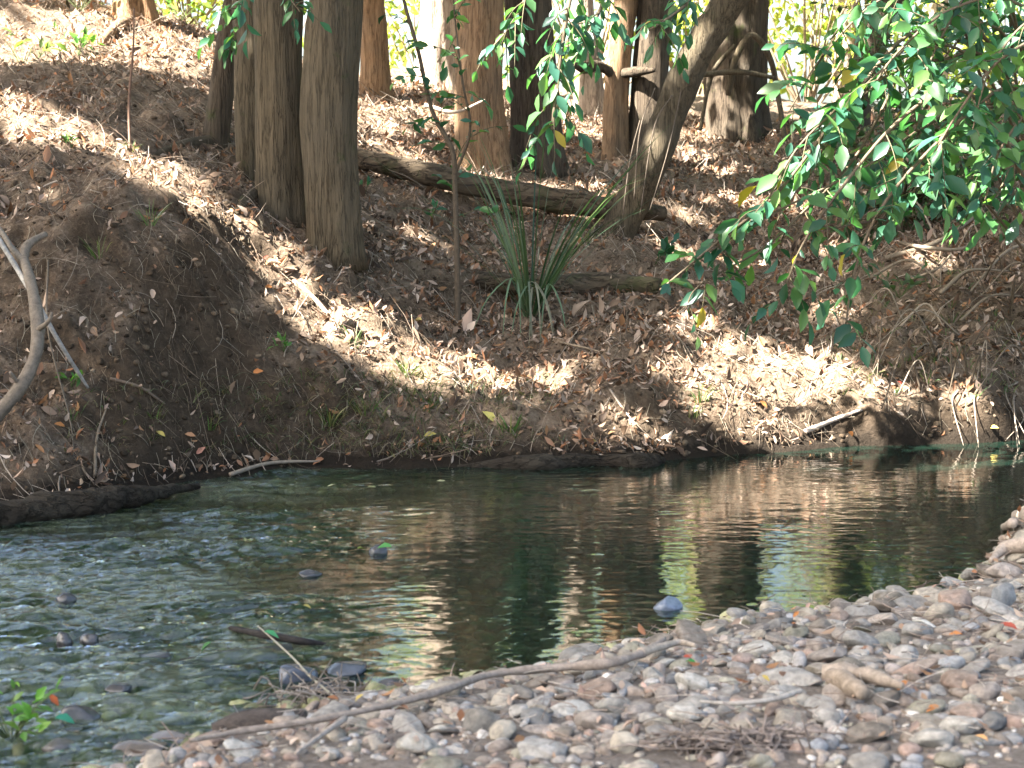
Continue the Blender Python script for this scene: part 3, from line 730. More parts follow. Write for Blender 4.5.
for k in range(16):
    e = at(rng.uniform(800, 1060), rng.uniform(-10, 150) if k < 9 else rng.uniform(120, 240), rng.uniform(13.2, 15)); pm = (B1 + e) / 2 + rng.normal(size=3) * .2
    path = spline([B1, pm, e], 24); mbt = MB(); LF = newLF(); tube(mbt, path, [.016, .01, .004], 6, .1, 1, col=(.11, .08, .055)); leaves_along(mbt, LF, path, 18, .4, .10, .3, .2)
    b = mbt.build('branch', M_TWIG, sh2); build_leaves(LF, 'leaves', b, [(.025, .05, .02), (.04, .07, .025), (.06, .08, .03)])

# sapling in the middle
b = hit(458, 325); sap = empty('sapling', b, 'thin bare-stemmed sapling in front of the fallen log, bending up to the left', 'sapling')
P = [b - np.array([0, 0, .05]), at(457, 260, b[1] - .05), at(455, 190, b[1] - .05), at(452, 150, b[1] - .1), at(432, 110, b[1] - .1), at(418, 50, b[1] - .15), at(402, -10, b[1] - .2), at(395, -90, b[1] - .3)]
path = spline(P, 50); mb = MB(); LF = newLF(); tube(mb, path, [.022, .018, .014, .010], 9, .12, 2, col=(.09, .07, .05)); leaves_along(mb, LF, path, 14, .3, .10, .3, .2); br = mb.build('stem', M_TWIG, sap); build_leaves(LF, 'leaves', br)
P = [at(455, 175, b[1] - .05), at(470, 130, b[1] - .2), at(462, 80, b[1] - .3), at(455, 20, b[1] - .35), at(450, -40, b[1] - .4)]
path = spline(P, 30); mbt = MB(); LF = newLF(); tube(mbt, path, [.012, .008, .004], 7, .1, 1, col=(.09, .07, .05)); leaves_along(mbt, LF, path, 12, .28, .10, .35, .2); br = mbt.build('branch', M_TWIG, sap); build_leaves(LF, 'leaves', br)

# ------------------------------------------------------------------ strap plants and grass
def blades(mb, base, n, length, width, spread, up, cols, droop, seedc=.15):
    m_ = 7; t = np.linspace(0, 1, m_)
    for k in range(n):
        a = rng.uniform(0, 2 * math.pi); ln = length * rng.uniform(.55, 1.1); o = np.array([math.cos(a), math.sin(a), 0]); s = spread * rng.uniform(.2, 1.1)
        d = norm(o * s + np.array([0, 0, up])); c = base + o * rng.uniform(0, .05)
        p = c[None] + d[None] * (t * ln)[:, None] + np.array([0, 0, -1.0])[None] * (droop * rng.uniform(.4, 1.3) * ln * t ** 2.4)[:, None] + o[None] * (.25 * droop * ln * t ** 2)[:, None]
        sd = norm(np.cross(d, np.array([0, 0, 1.0])) + rng.normal(size=3) * .3); w = width * rng.uniform(.7, 1.2) * (1 - t ** 2) * .5 + .0004
        v = np.stack([p - sd[None] * w[:, None], p + sd[None] * w[:, None]], 1).reshape(-1, 3)
        q = np.array([(2 * i, 2 * i + 1, 2 * i + 3, 2 * i + 2) for i in range(m_ - 1)])
        mb.add(v, q, None, pick(cols, 1, seedc)[0])

b = hit(531, 318); tus = empty('strap_leaf_tussock', b, 'strap-leaved green tussock fanning out above the water, dead blades hanging under it', 'tussock')
mb = MB(); blades(mb, b, 56, 1.85, .016, .72, 1.0, [(.022, .052, .022), (.034, .07, .028), (.05, .085, .036), (.10, .14, .08)], .30); mb.build('green_blades', M_BLADE, tus)
mb = MB(); 
for k in range(12):
    s0 = b + np.array([rng.normal() * .07, -.05, .16 + rng.uniform(0, .1)]); ox = rng.normal() * .13
    p_ = spline([s0, s0 + np.array([ox * .5, -.10, .03]), s0 + np.array([ox, -.17, -.12]), s0 + np.array([ox * 1.3, -.2, -.34 - rng.uniform(0, .12)])], 9)
    wd = (.007 * (1 - np.linspace(0, 1, 9) ** 3) + .0005)[:, None] * np.array([[1.0, .25, 0]])
    mb.add(np.stack([p_ - wd, p_ + wd], 1).reshape(-1, 3), [(2 * i, 2 * i + 1, 2 * i + 3, 2 * i + 2) for i in range(8)], None, pick([(.16, .19, .12), (.10, .15, .08), (.2, .19, .13)], 1)[0])
mb.build('dead_blades', M_BLADE, tus)

GT = [(.05, .10, .025), (.07, .12, .03), (.10, .13, .04), (.16, .15, .06)]
tufts = [(100, 258, .22, 26, 'green grass tuft high on the bare left bank'), (405, 372, .2, 22, 'grass tuft at the foot of the sunlit slope left of the sapling'), (432, 405, .18, 24, 'low grass tuft below the sunlit slope'),
         (352, 345, .25, 12, 'thin upright stems at the left end of the sunlit patch'), (510, 432, .18, 26, 'drooping grass tuft on the bank lip below the tussock'), (700, 402, .17, 34, 'yellow-green grass tuft left of the bright leaf patch'),
         (330, 425, .2, 30, 'dark grass tuft at the water under the bare bank'), (210, 428, .16, 22, 'yellowish grass tuft low on the bare bank'), (365, 415, .22, 26, 'grassy clump on the bank lip between two tufts'), (130, 150, .12, 16, 'bright green tuft at the foot of the thin brown stem'),
         (155, 420, .14, 14, 'sparse grass tuft left of the yellowish one'), (72, 420, .18, 14, 'grass tuft beside the tip of the grey stick'), (690, 415, .12, 20, 'short grass tuft just above the dark water log'), (150, 225, .25, 14, 'dry wispy grass on the crest of the left bank'),
         (585, 245, .3, 14, 'thin grass blades between the tussock and the leaning tree'), (22, 62, .3, 16, 'yellow-green tuft on the upper left slope')]
for u, v, ln, k, lab in tufts:
    b = hit(u, v); mb = MB(); blades(mb, b - np.array([0, 0, .02]), k, ln, .009, .7, 1.0, GT, .35)
    tag(centre(mb.build('grass_tuft', M_BLADE)), lab, 'grass', 'grass tufts on the far bank')

def small_plant(u, v, n, ll, lab, cols=GREENS, spread=.12, name='small_plant', up=.5, base=None):
    b = hit(u, v) if base is None else base; r = empty(name, b, lab, 'plant', 'small green plants'); mb = MB(); LF = newLF()
    for k in range(n):
        a = rng.uniform(0, 6.28); d = norm(np.array([math.cos(a), math.sin(a), up + rng.uniform(0, 1)])); e = b + d * spread * rng.uniform(.6, 1.6)
        pth = spline([b, (b + e) / 2 + np.array([0, 0, .02]), e], 8); tube(mb, pth, [.003, .002, .001], 5, 0, 0, col=(.08, .10, .04))
        for q in (4, 6, 7):
            LF['p'].append(pth[q]); LF['d'].append(d + rng.normal(size=3) * .6); LF['n'].append(np.array([0, -.4, 1.0]) + rng.normal(size=3) * .3); LF['l'].append(ll * rng.uniform(.6, 1.2))
    mb.build('stems', M_TWIG, r); build_leaves(LF, 'leaves', r, cols, odd=0)
BG = [(.08, .18, .03), (.10, .20, .035), (.06, .15, .03)]
small_plant(284, 352, 9, .05, 'bright green leafy plant on the bare bank under the four-stemmed tree', BG, .07)
small_plant(72, 388, 6, .05, 'green fern-like plant at the tip of the grey stick', BG, .06)
small_plant(78, 58, 9, .12, 'low green plant on the upper left slope', BG, .2)
small_plant(38, 60, 7, .11, 'yellow-green plant at the left edge of the upper slope', [(.15, .17, .03), (.1, .15, .03)], .2)
small_plant(72, 148, 4, .06, 'tiny green seedling on the left crest', BG, .06)
small_plant(432, 222, 4, .09, 'small green seedling left of the sapling', GREENS, .12)
small_plant(348, 240, 5, .08, 'green sprig against the right foot of the four-stemmed tree', GREENS, .1)
small_plant(365, 195, 5, .09, 'green sprig in front of the log just right of the four-stemmed tree', GREENS, .12)
small_plant(655, 495 - 230, 6, .10, 'green seedling at the foot of the leaning tree', GREENS, .14)
small_plant(180, 22, 12, .16, 'green bush on the crest right of the brown trunk foot', BG, .4)
small_plant(80, 12, 14, .14, 'leafy green bush at the crest left of the brown trunk foot', BG, .4)
small_plant(900, 300, 10, .08, 'low green weeds under the overhanging shrub', [(.05, .09, .03), (.04, .07, .03)], .2)
small_plant(0, 0, 18, .055, 'bright green leafy plant in the bottom left corner by the water', [(.10, .22, .04), (.08, .18, .03), (.16, .26, .05)], .15, base=np.array([*at_z(12, 742)[:2], .0]), up=.4)
# thin brown stem
b = hit(130, 152); mb = MB(); tube(mb, spline([b, at(129, 100, b[1] + .1), at(133, 50, b[1] + .15), at(134, 8, b[1] + .2)], 24), [.011, .009, .005], 7, .15, 3, col=(.16, .10, .07)); tag(centre(mb.build('bare_sapling', M_TWIG)), 'thin bare brown sapling standing upright on the left crest', 'sapling')

# ------------------------------------------------------------------ logs, branches and sticks
def lay(px, lift=0.0):
    return np.array([hit(u, v, lift) for u, v in px])
def log(name, lab, cat, pts, rad, mat, col=(.15, .11, .08), sides=14, n=40, rough=.22, parts=None, seed=1):
    mb = MB(); tube(mb, spline(pts, n), rad, sides, rough, seed, col=col, nscale=(5, 14, 14)); o = centre(mb.build(name, mat)); return tag(o, lab, cat)
P = np.array([at(352, 158, 14.6), at(420, 172, 14.5), at(500, 190, 14.45), at(570, 203, 14.45), at(620, 209, 14.55), at(664, 214, 14.7)])
for q in P: q[2] = max(q[2], float(H(q[0], q[1])) + .06)
log('fallen_log', 'long fallen log lying across the slope between the four-stemmed and leaning trees', 'log', P, [.085, .095, .09, .105, .09, .06], BK_LOG, sides=18, rough=.3)
P = lay([(475, 283), (540, 292), (600, 290), (660, 292)], .03); log('mossy_log', 'half buried log behind the tussock', 'log', P, [.06, .09, .1, .06], BK_LOG)
P = np.array([at_z(458, 467, -.01), at_z(500, 464, .012), at_z(540, 464, .02), at_z(600, 461, .015), at_z(640, 461, .025), at_z(662, 459, .02)]); P[:, 1] -= .05
log('waterline_log', 'straight dark log lying along the far waterline', 'log', P, [.02, .045, .055, .05, .058, .03], BK_WET, (.024, .018, .013), 24, 90, .45)
P = np.array([at_z(-40, 522, .02), at_z(40, 508, .05), at_z(120, 497, .06), at_z(200, 485, .03)]); P[:, 1] -= .04
log('waterline_log', 'dark wet log at the left waterline under the bare bank', 'log', P, [.08, .075, .065, .015], BK_WET, (.034, .028, .02), 24, 90, .45)

r = empty('dead_branch', hit(0, 420), 'thick curved grey dead branch propped on the left bank', 'branch')
yb = 9.7
mb = MB(); tube(mb, spline([at(-22, 435, 9.45), at(0, 412, 9.45), at(28, 375, 9.5), at(38, 335, 9.6), at(33, 290, 9.8), at(24, 258, 10.1), at(30, 243, 10.2), at(46, 234, 10.3)], 50), [.042, .038, .032, .037, .028, .025, .016], 14, .4, 5, col=(.165, .132, .10), nscale=(14, 14, 5)); tube(mb, spline([at(37, 330, 9.6), at(48, 322, 9.55), at(52, 312, 9.55)], 8), [.018, .012, .007], 8, .4, 2, col=(.165, .132, .10)); tube(mb, spline([at(20, 386, 9.48), at(10, 372, 9.42)], 6), [.016, .009], 8, .4, 2, col=(.165, .132, .10)); mb.build('main_limb', M_WOOD, r)
mb = MB(); tube(mb, spline([at(25, 262, 10.05), at(12, 248, 10.2), at(2, 232, 10.4), at(-12, 215, 10.5)], 24), [.022, .017, .012], 10, .3, 6, col=(.17, .14, .11)); mb.build('side_limb', M_WOOD, r)
P = np.array([at(-10, 225, 10.2), at(30, 290, 9.9), at(58, 340, 9.85), at(88, 388, hit(88, 388)[1] - .02)])
log('dead_stick', 'straight pale grey stick slanting down the bare left bank', 'stick', P, [.016, .016, .014, .009], M_WOOD, (.28, .255, .225), 8)

def stick(px, r, lab, col=(.2, .15, .11), lift=.015, mat=None, cat='stick', name='fallen_stick', grp='sticks lying on the far bank'):
    P = lay(px, lift) if len(px[0]) == 2 else np.array([at(*q) for q in px])
    mb = MB(); tube(mb, spline(P, 26), [r, r * .85, r * .5], 8, .2, int(px[0][0]), col=col); tag(centre(mb.build(name, mat or M_TWIG)), lab, cat, grp)
stick([(293, 283), (312, 300), (332, 322), (350, 340)], .016, 'pale brown stick crossing the sunlit slope', (.34, .24, .17))
stick([(110, 384), (140, 395), (165, 408)], .012, 'short dark stick on the bare left bank', (.14, .10, .07))
stick([(230, 478), (270, 466), (320, 464)], .014, 'thin brown branch just above the water under the bank', (.2, .16, .12))
stick([(355, 210), (400, 238), (440, 262)], .014, 'straight stick on the slope left of the sapling', (.22, .16, .11))
stick([(48, 260, 10.6), (48, 330, 9.9), (70, 420, 9.75), (74, 462, 9.62)], .006, 'thin dangling root strand in front of the bare left bank', (.14, .11, .08))
stick([(95, 480), (97, 440), (108, 408)], .010, 'thin stem leaning on the foot of the left bank', (.17, .13, .09))
stick([(805, 434), (835, 422), (862, 412)], .018, 'pale bent stick along the lower edge of the bright leaf patch', (.42, .33, .26))
stick([(470, 408), (462, 430), (455, 450)], .007, 'short twig at the bank lip left of the yellow leaf', (.2, .15, .11))
stick([(610, 395), (622, 412), (636, 428)], .008, 'thin forked twig below the soil mound', (.32, .25, .19))
stick([(640, 200), (668, 218), (700, 240)], .02, 'brown branch lying right of the leaning tree', (.2, .14, .1))
stick([(690, 120), (725, 140), (762, 168)], .02, 'branch lying on the slope below the stout dark trunk', (.22, .16, .11))
stick([(395, 128), (430, 138), (470, 152)], .02, 'pale branch behind the fallen log left of the twin trunks', (.3, .24, .18))
stick([(560, 345), (600, 355), (625, 372)], .008, 'thin stick right of the tussock', (.22, .17, .12))
stick([(425, 105, 15.2), (455, 112, 15.1), (485, 100, 15.1)], .018, 'pale branch propped against the orange trunk', (.36, .28, .21))
# exposed roots on the right bank
rt = empty('exposed_roots', hit(950, 300), 'tangle of exposed roots hanging on the dark right bank under the shrub', 'roots')
for px, r in (([(885, 265), (930, 258), (965, 235), (1000, 205)], .022), ([(900, 250), (925, 262), (960, 262), (985, 240), (1010, 190)], .016), ([(890, 240), (930, 215), (975, 200)], .014), ([(940, 300), (965, 285), (1010, 280)], .016),
              ([(1030, 250), (1000, 268), (970, 300)], .014), ([(905, 290), (935, 282), (950, 262)], .012), ([(960, 330), (985, 312), (1020, 305)], .012), ([(870, 285), (905, 275), (940, 290)], .012)):
    P = lay(px, .05); P[1:-1, 2] += .06; P[1:-1, 1] -= .1; mb = MB(); tube(mb, spline(P, 26), [r, r * .8, r * .5], 8, .2, int(px[0][0]), col=(.2, .155, .11)); mb.build('root', M_TWIG, rt)
for k in range(46):
    u = rng.uniform(870, 1045); v = rng.uniform(200, 400); du = rng.normal() * 45; r = rng.uniform(.003, .010)
    P = np.array([hit(u, v, .01), hit(u + du * .5, v + rng.uniform(-18, 10), .03), hit(u + du, v + rng.uniform(-15, 32), .01)]); P[1] += np.array([0, -.12, .10 + rng.uniform(0, .15)]); P[2] += np.array([0, -.05, .02])
    mb = MB(); tube(mb, spline(P, 18), [r, r * .8, r * .4], 6, .2, k, col=pick([(.16, .12, .085), (.10, .075, .05), (.24, .19, .14)], 1)[0]); mb.build('root', M_TWIG, rt)
rt2 = empty('exposed_roots', hit(1000, 420), 'pale thin roots dangling to the water at the far right', 'roots')
for k in range(8):
    u = rng.uniform(955, 1035); v = rng.uniform(385, 415); P = [hit(u, v, .01), hit(u + rng.uniform(-12, 12), v + 14, .02), at_z(u + rng.uniform(-15, 15), rng.uniform(440, 452), .01)]
    mb = MB(); tube(mb, spline(P, 14), [.007, .005, .002], 6, .2, k, col=(.24, .19, .145)); mb.build('root', M_TWIG, rt2)

# ------------------------------------------------------------------ litter (ground cover)
def bank_points(n, x0=-6.5, x1=6.5, y1=21):
    x = rng.uniform(x0, x1, n); y = 8.8 + (y1 - 8.8) * rng.random(n) ** 1.35
    return x, y
n = 230000
x, y = bank_points(n); keep = y > yF(np.clip(x, -14, 14)) + .04
x, y = x[keep], y[keep]; nn = gnormal(x, y)
st = 1 - nn[:, 2]; dens = np.clip(1 - sstep(.12, .38, st) * .86, .1, 1) * np.clip(.62 + 1.3 * fbm(x * 1.1, y * 1.1, None, 5, 4), .12, 1) * (1 - .4 * (1 - sstep(-1.8, -.4, x)))
keep = rng.random(len(x)) < dens; x, y, nn = x[keep], y[keep], nn[keep]; n = len(x)
LCK = np.array([1.03, .95, .88])
LC = [tuple(np.array(q) * LCK) for q in [(.30, .225, .17), (.37, .29, .23), (.21, .145, .10), (.14, .095, .066), (.09, .064, .046), (.24, .14, .09), (.28, .23, .19), (.43, .355, .29), (.18, .128, .09), (.25, .185, .135), (.33, .25, .20), (.06, .045, .035), (.22, .11, .06), (.26, .15, .08)]]
X, Y, Z = frames(rdir(n), nn + rng.normal(size=(n, 3)) * .30)
l = rng.gamma(6, .0080, n) * (1 + .02 * (y - 10))
mb = MB(); scatter(mb, LV, LQ, LT, np.stack([x, y, H(x, y) + rng.uniform(.004, .03, n)], 1), X, Y, Z, l, l * rng.uniform(.26, .55, n), l * rng.uniform(-3, 3, n), pick(LC, n, .25))
tag(mb.build('leaf_litter', M_LITTER), 'dry brown leaf litter covering the far bank', 'leaf litter', kind='stuff')
# twig template: bent thin prism
tx = np.linspace(0, 1, 5); ta = np.array([0, 2.09, 4.19])
TV = np.array([(t - .5, math.cos(a) * (1 - .5 * t) + 0, math.sin(a) * (1 - .5 * t)) for t in tx for a in ta])
TQ = np.array([(i * 3 + j, i * 3 + (j + 1) % 3, i * 3 + 3 + (j + 1) % 3, i * 3 + 3 + j) for i in range(4) for j in range(3)])
n = 26000
x, y = bank_points(n); keep = (y > yF(np.clip(x, -14, 14)) + .05) & (rng.random(n) > .75 * sstep(.14, .34, 1 - gnormal(x, y)[:, 2])); x, y = x[keep], y[keep]; n = len(x); nn = gnormal(x, y)
down = norm(np.stack([nn[:, 0], nn[:, 1], -np.sqrt(nn[:, 0] ** 2 + nn[:, 1] ** 2)], 1))
dr = rdir(n); dr = dr - nn * np.sum(dr * nn, 1, keepdims=True); X, Y, Z = frames(norm(dr) + down * rng.uniform(0, 2.6, (n, 1)) + nn * rng.normal(size=(n, 1)) * .18, nn)
ln = rng.gamma(2.0, .085, n) + .06; th = rng.gamma(3, .0006, n) + .0006
mb = MB(); tv2 = TV.copy()
scatter(mb, tv2, TQ, None, np.stack([x, y, H(x, y) + .018], 1), X, Y, Z, ln, th, th, pick([(.26, .2, .145), (.18, .132, .094), (.34, .28, .22), (.12, .085, .06), (.10, .072, .05)], n))
# bend a little
V = mb.v[0].reshape(n, len(TV), 3); bend = (.25 - (TV[:, 0]) ** 2); V += (Y * (ln * rng.normal(size=n) * .35)[:, None])[:, None, :] * bend[None, :, None]; V += (Z * (ln * rng.uniform(0, .35, n))[:, None])[:, None, :] * bend[None, :, None]
mb.v[0] = V.reshape(-1, 3)
tag(mb.build('twig_litter', M_TWIG), 'fine dead twigs and straw strewn over the far bank', 'twig litter', kind='stuff')
# root hairs on the cut faces
n = 26000
x, y = rng.uniform(-5, 5, n), rng.uniform(9, 13, n); nn = gnormal(x, y); keep = (y > yF(x) + .05) & (1 - nn[:, 2] > .2); x, y, nn = x[keep][:2600], y[keep][:2600], nn[keep][:2600]; n = len(x)
X, Y, Z = frames(np.tile(np.array([[0, 0, -1.0]]), (n, 1)) + nn * .35 + rng.normal(size=(n, 3)) * .3, nn)
ln = rng.uniform(.06, .30, n); th = rng.uniform(.001, .0026, n)
mb = MB(); scatter(mb, TV, TQ, None, np.stack([x, y, H(x, y)], 1) + nn * .015 + X * ln[:, None] * .3, X, Y, Z, ln, th, th, pick([(.2, .15, .1), (.13, .095, .065), (.3, .25, .18)], n))
V = mb.v[0].reshape(n, len(TV), 3); V += (Y * (ln * rng.normal(size=n) * .7)[:, None])[:, None, :] * bend[None, :, None]; mb.v[0] = V.reshape(-1, 3)
tag(mb.build('root_hairs', M_TWIG), 'fine roots hanging from the bare bank faces', 'root hairs', kind='stuff')
# ground weeds on the lower bank, too fine to count
mb = MB()
for k in range(520):
    u, v = rng.uniform(60, 560), rng.uniform(385, 455)
    if k > 230: u = rng.normal(400, 75); v = rng.uniform(375, 458)
    b = hit(u, v)
    if b[1] > yF(b[0]) + .03: blades(mb, b, 4, .09 if k < 230 else .15, .006, .9, .8, [(.05, .075, .025), (.06, .07, .03), (.09, .10, .035), (.18, .145, .08), (.12, .095, .055)], .6)
for k in range(120):
    b = hit(rng.uniform(830, 1024), rng.uniform(190, 400)); blades(mb, b, 5, .12, .008, .9, 1.0, GT, .5)
tag(mb.build('ground_weeds', M_BLADE), 'fine sparse weeds along the lower bank', 'weeds', kind='stuff')

# coloured single leaves
def fallen(u, v, size, col, lab, base=None, name='fallen_leaf', grp='coloured fallen leaves'):
    b = hit(u, v, .018) if base is None else base; nn = gnormal(b[:1], b[1:2]) if base is None else np.array([[0, 0, 1.0]])
    nh = norm(nn * .8 + np.array([[0, -.55, .25]]) + rng.normal(size=(1, 3)) * .2); d = rdir(1); d[0, 0] += np.sign(d[0, 0]) * .8
    X, Y, Z = frames(d, nh); mb = MB(); l = .85 * size * b[1] / FPX; scatter(mb, LV, LQ, LT, [b - X[0] * l / 2 + nh[0] * .015], X, Y, Z, [l], [l * .5], [l * 1.5], [col])
    tag(centre(mb.build(name, M_LITTER)), lab, 'leaf', grp)
OR, YE, RE, PK = (.36, .15, .05), (.38, .29, .08), (.30, .07, .045), (.42, .29, .22)
for a in ((268, 292, 11, OR, 'small orange leaf on the slope above the bare bank'), (258, 376, 14, (.42, .17, .06), 'orange-brown leaf on the bare bank below the green plant'), (1003, 357, 16, OR, 'bright orange leaf on the far right bank'),
          (992, 436, 12, YE, 'yellow leaf at the water edge on the far right'), (763, 411, 12, OR, 'orange leaf at the left of the bright leaf patch'), (430, 440, 16, YE, 'yellow leaf on the bank lip left of the drooping grass'),
          (491, 422, 22, (.5, .42, .12), 'upright pale yellow leaf on the bank lip by the drooping grass'), (265, 262, 9, RE, 'red speck of a leaf under the four-stemmed tree'), (160, 440, 13, YE, 'yellow leaf low on the bare left bank'), (190, 440, 13, (.4, .2, .1), 'brown-orange leaf beside the low yellow leaf'),
          (565, 388, 20, (.42, .2, .1), 'reddish leaf right of the tussock on the slope'), (200, 458, 14, (.42, .2, .14), 'pinkish leaf at the foot of the left bank'), (415, 325, 24, (.5, .38, .14), 'large yellowish leaf at the top of the sunlit slope'), (900, 388, 10, RE, 'small red leaf right of the bright leaf patch'),
          (850, 440, 13, OR, 'orange leaf below the pale bent stick'), (60, 432, 14, OR, 'orange leaf near the curved dead branch'), (825, 376, 10, RE, 'small red leaf at the top of the bright leaf patch'),
          (590, 445, 13, YE, 'yellow leaf above the straight waterline log'), (730, 80 + 330, 12, PK, 'pale pink leaf left of the bright leaf patch')):
    fallen(*a)
for a in ((903, 694, 20, OR, 'orange leaf by the right end of the forked driftwood'), (932, 718, 20, OR, 'orange leaf above the long pale oval stone'), (980, 748, 20, (.5, .28, .12), 'light orange leaf near the bottom right corner'), (1006, 634, 26, RE, 'red-orange leaf at the right edge of the pebbles'),
          (955, 642, 16, OR, 'orange leaf between cobbles below the upright blue slab'), (765, 686, 12, YE, 'yellow leaf left of the forked driftwood'), (404, 690, 14, OR, 'orange leaf at the water edge beside the green leaf'), (358, 708, 15, YE, 'yellow leaf above the long bent branch'), (688, 664, 13, RE, 'red leaf near the tip of the long bent branch'),
          (795, 622, 11, OR, 'small orange leaf on the pebbles near the bright reflection'), (890, 690, 14, (.06, .2, .05), 'green leaf above the forked driftwood'), (692, 668 + 2, 13, (.05, .2, .05), 'green leaf beside the tip of the long bent branch'), (450, 680, 20, (.05, .2, .05), 'green leaf lying at the water edge'), (680, 752, 14, PK, 'pale pink leaf left of the dark twig mat')):
    fallen(*a, grp='coloured leaves on the pebbles')

# ------------------------------------------------------------------ stones
def ico(sub):
    bm_ = __import__('bmesh').new(); __import__('bmesh').ops.create_icosphere(bm_, subdivisions=sub, radius=1)
    v = np.array([q.co[:] for q in bm_.verts]); t = np.array([[q.index for q in f.verts] for f in bm_.faces]); bm_.free(); return v, t
def stone_shape(v, seed, ang=.5):
    d = 1 + .22 * fbm(v[:, 0] * 1.1 + seed * 7.3, v[:, 1] * 1.1, v[:, 2] * 1.1, seed, 2)
    w = v * d[:, None]
    r2 = np.random.default_rng(seed)
    for k in range(int(4 + 5 * ang)):       # worn facets
        nrm = norm(r2.normal(size=3)); lim = r2.uniform(.62, .9); s = w @ nrm; ex = np.maximum(s - lim, 0); w = w - nrm[None] * (ex * .8)[:, None]
    w = w + v * (.02 * fbm(v[:, 0] * 5, v[:, 1] * 5, v[:, 2] * 5, seed + 9, 2))[:, None]
    w[:, 2] *= 1; w = w / np.abs(w).max(0)[None]
    return w
V3, T3 = ico(4); V2, T2 = ico(3); V1, T1_ = ico(2)
SM = []
for k in range(16):
    mb = MB(); mb.add(stone_shape(V3, 100 + k, (k % 4) / 3), None, T3); SM.append(mb.mesh('stone', M_STONE))
SCOL = {'grey': (.27, .25, .23), 'tan': (.32, .275, .22), 'pinkish brown': (.28, .235, .205), 'pale': (.46, .425, .38), 'blue-grey': (.23, .23, .232), 'dark brown': (.16, .13, .105), 'reddish': (.27, .19, .15), 'olive': (.26, .24, .185)}
stones = []      # x, y, diameter
SOBJ = []
def place_stone(x, y, a, b, c, colname, shape=None, rot=None, tilt=.25, mesh=None, zoff=.3, mat=None, z=None):
    o = bpy.data.objects.new('river_stone', mesh or SM[rng.integers(len(SM))]); COL.objects.link(o)
    o.scale = (a / 2, b / 2, c / 2); o.rotation_euler = (rng.normal() * tilt, rng.normal() * tilt, rng.uniform(0, 6.28) if rot is None else rot)
    zz = float(H(x, y)) if z is None else z
    o.location = (float(x), float(y), zz + c * zoff)
    cc = np.clip(np.array(SCOL[colname]) * np.array([.86, .86, .83]) * (1 + rng.normal() * .2), .02, .8); o.color = (*[float(q) for q in cc], 1)
    stones.append((x, y, (a + b) / 2)); SOBJ.append(dict(o=o, col=colname, a=a, b=b, c=c, x=x, y=y, shape=shape)); return o
# stones one can pick out in the photograph: u, v, width px, height px, colour, label
KEY = [(686, 712, 40, 24, 'pale', 'plump cream oval stone above the dark twig mat'), (930, 738, 48, 22, 'pale', 'long pale oval stone lying slanted near the bottom right'), (480, 722, 48, 34, 'grey', 'large rounded grey stone below the long bent branch'),
       (866, 762, 46, 28, 'grey', 'large grey round stone at the bottom edge, right of centre'), (950, 759, 34, 22, 'olive', 'olive brown stone under the long pale oval stone'), (1003, 600, 28, 32, 'blue-grey', 'upright blue-grey slab by the right driftwood'),
       (896, 592, 36, 12, 'blue-grey', 'flat blue-grey stone at the water edge near the bright reflection'), (938, 612, 34, 24, 'tan', 'pale tan blocky stone below the flat blue-grey stone'), (445, 692, 38, 22, 'tan', 'rounded tan stone half in water beside the green leaf'),
       (424, 694, 26, 18, 'dark brown', 'dark brown stone at the water edge touching the rounded tan one'), (783, 733, 26, 20, 'tan', 'round tan stone right of the dark twig mat'), (828, 716, 30, 22, 'grey', 'squarish grey stone under the forked driftwood'),
       (625, 743, 32, 26, 'tan', 'pointed tan stone left of the dark twig mat'), (592, 720, 46, 26, 'pinkish brown', 'broad pinkish brown stone below the middle of the bent branch'), (952, 662, 30, 18, 'blue-grey', 'smooth blue-grey stone among tan cobbles on the right'),
       (1008, 662, 28, 16, 'blue-grey', 'slate blue stone at the right edge under the red-orange leaf'), (846, 667, 40, 24, 'tan', 'domed tan stone above the forked driftwood'), (842, 605, 26, 20, 'pinkish brown', 'dark pinkish cobble at the water edge by the bright reflection'),
       (884, 605, 32, 20, 'dark brown', 'dark brown cobble under the flat blue-grey stone'), (924, 706, 46, 16, 'olive', 'flat olive grey stone right of the orange leaf'), (540, 748, 56, 26, 'grey', 'wide flat grey stone at the bottom centre'),
       (440, 764, 50, 22, 'olive', 'flat olive grey stone at the bottom left of the pebbles'), (985, 690, 36, 22, 'pinkish brown', 'pinkish cobble on the right below the slate blue stone'), (960, 724, 50, 26, 'pale', 'pale pink-grey cobble right of the light orange leaf'), (660, 690, 36, 12, 'reddish', 'flat reddish stone above the plump cream stone'),
       (760, 760, 26, 18, 'olive', 'small olive stone at the bottom edge under the twig mat'), (905, 655, 34, 26, 'grey', 'angular grey stone left of the smooth blue-grey one')]
for u, v, w, h, cn, lab in KEY:
    p_ = hit(u, v + h * .35); s = p_[1] / FPX
    if 'upright' in lab: o = place_stone(p_[0], p_[1], w * s, .05, h * s, cn, rot=.2, tilt=.1, zoff=.42)
    else: o = place_stone(p_[0], p_[1], w * s, w * s * rng.uniform(.65, .9), h * s * .95, cn, rot=rng.uniform(-.35, .35), tilt=.1, zoff=.28)
    tag(o, lab, 'stone', 'cobbles on the shore'); SOBJ[-1]['key'] = True
names = list(SCOL); pr = np.array([.24, .20, .19, .10, .07, .07, .05, .08])
def free(x, y, d, f):
    S = np.array(stones); return (((S[:, 0] - x) ** 2 + (S[:, 1] - y) ** 2) > (f * (S[:, 2] + d)) ** 2).all()
tries = 0
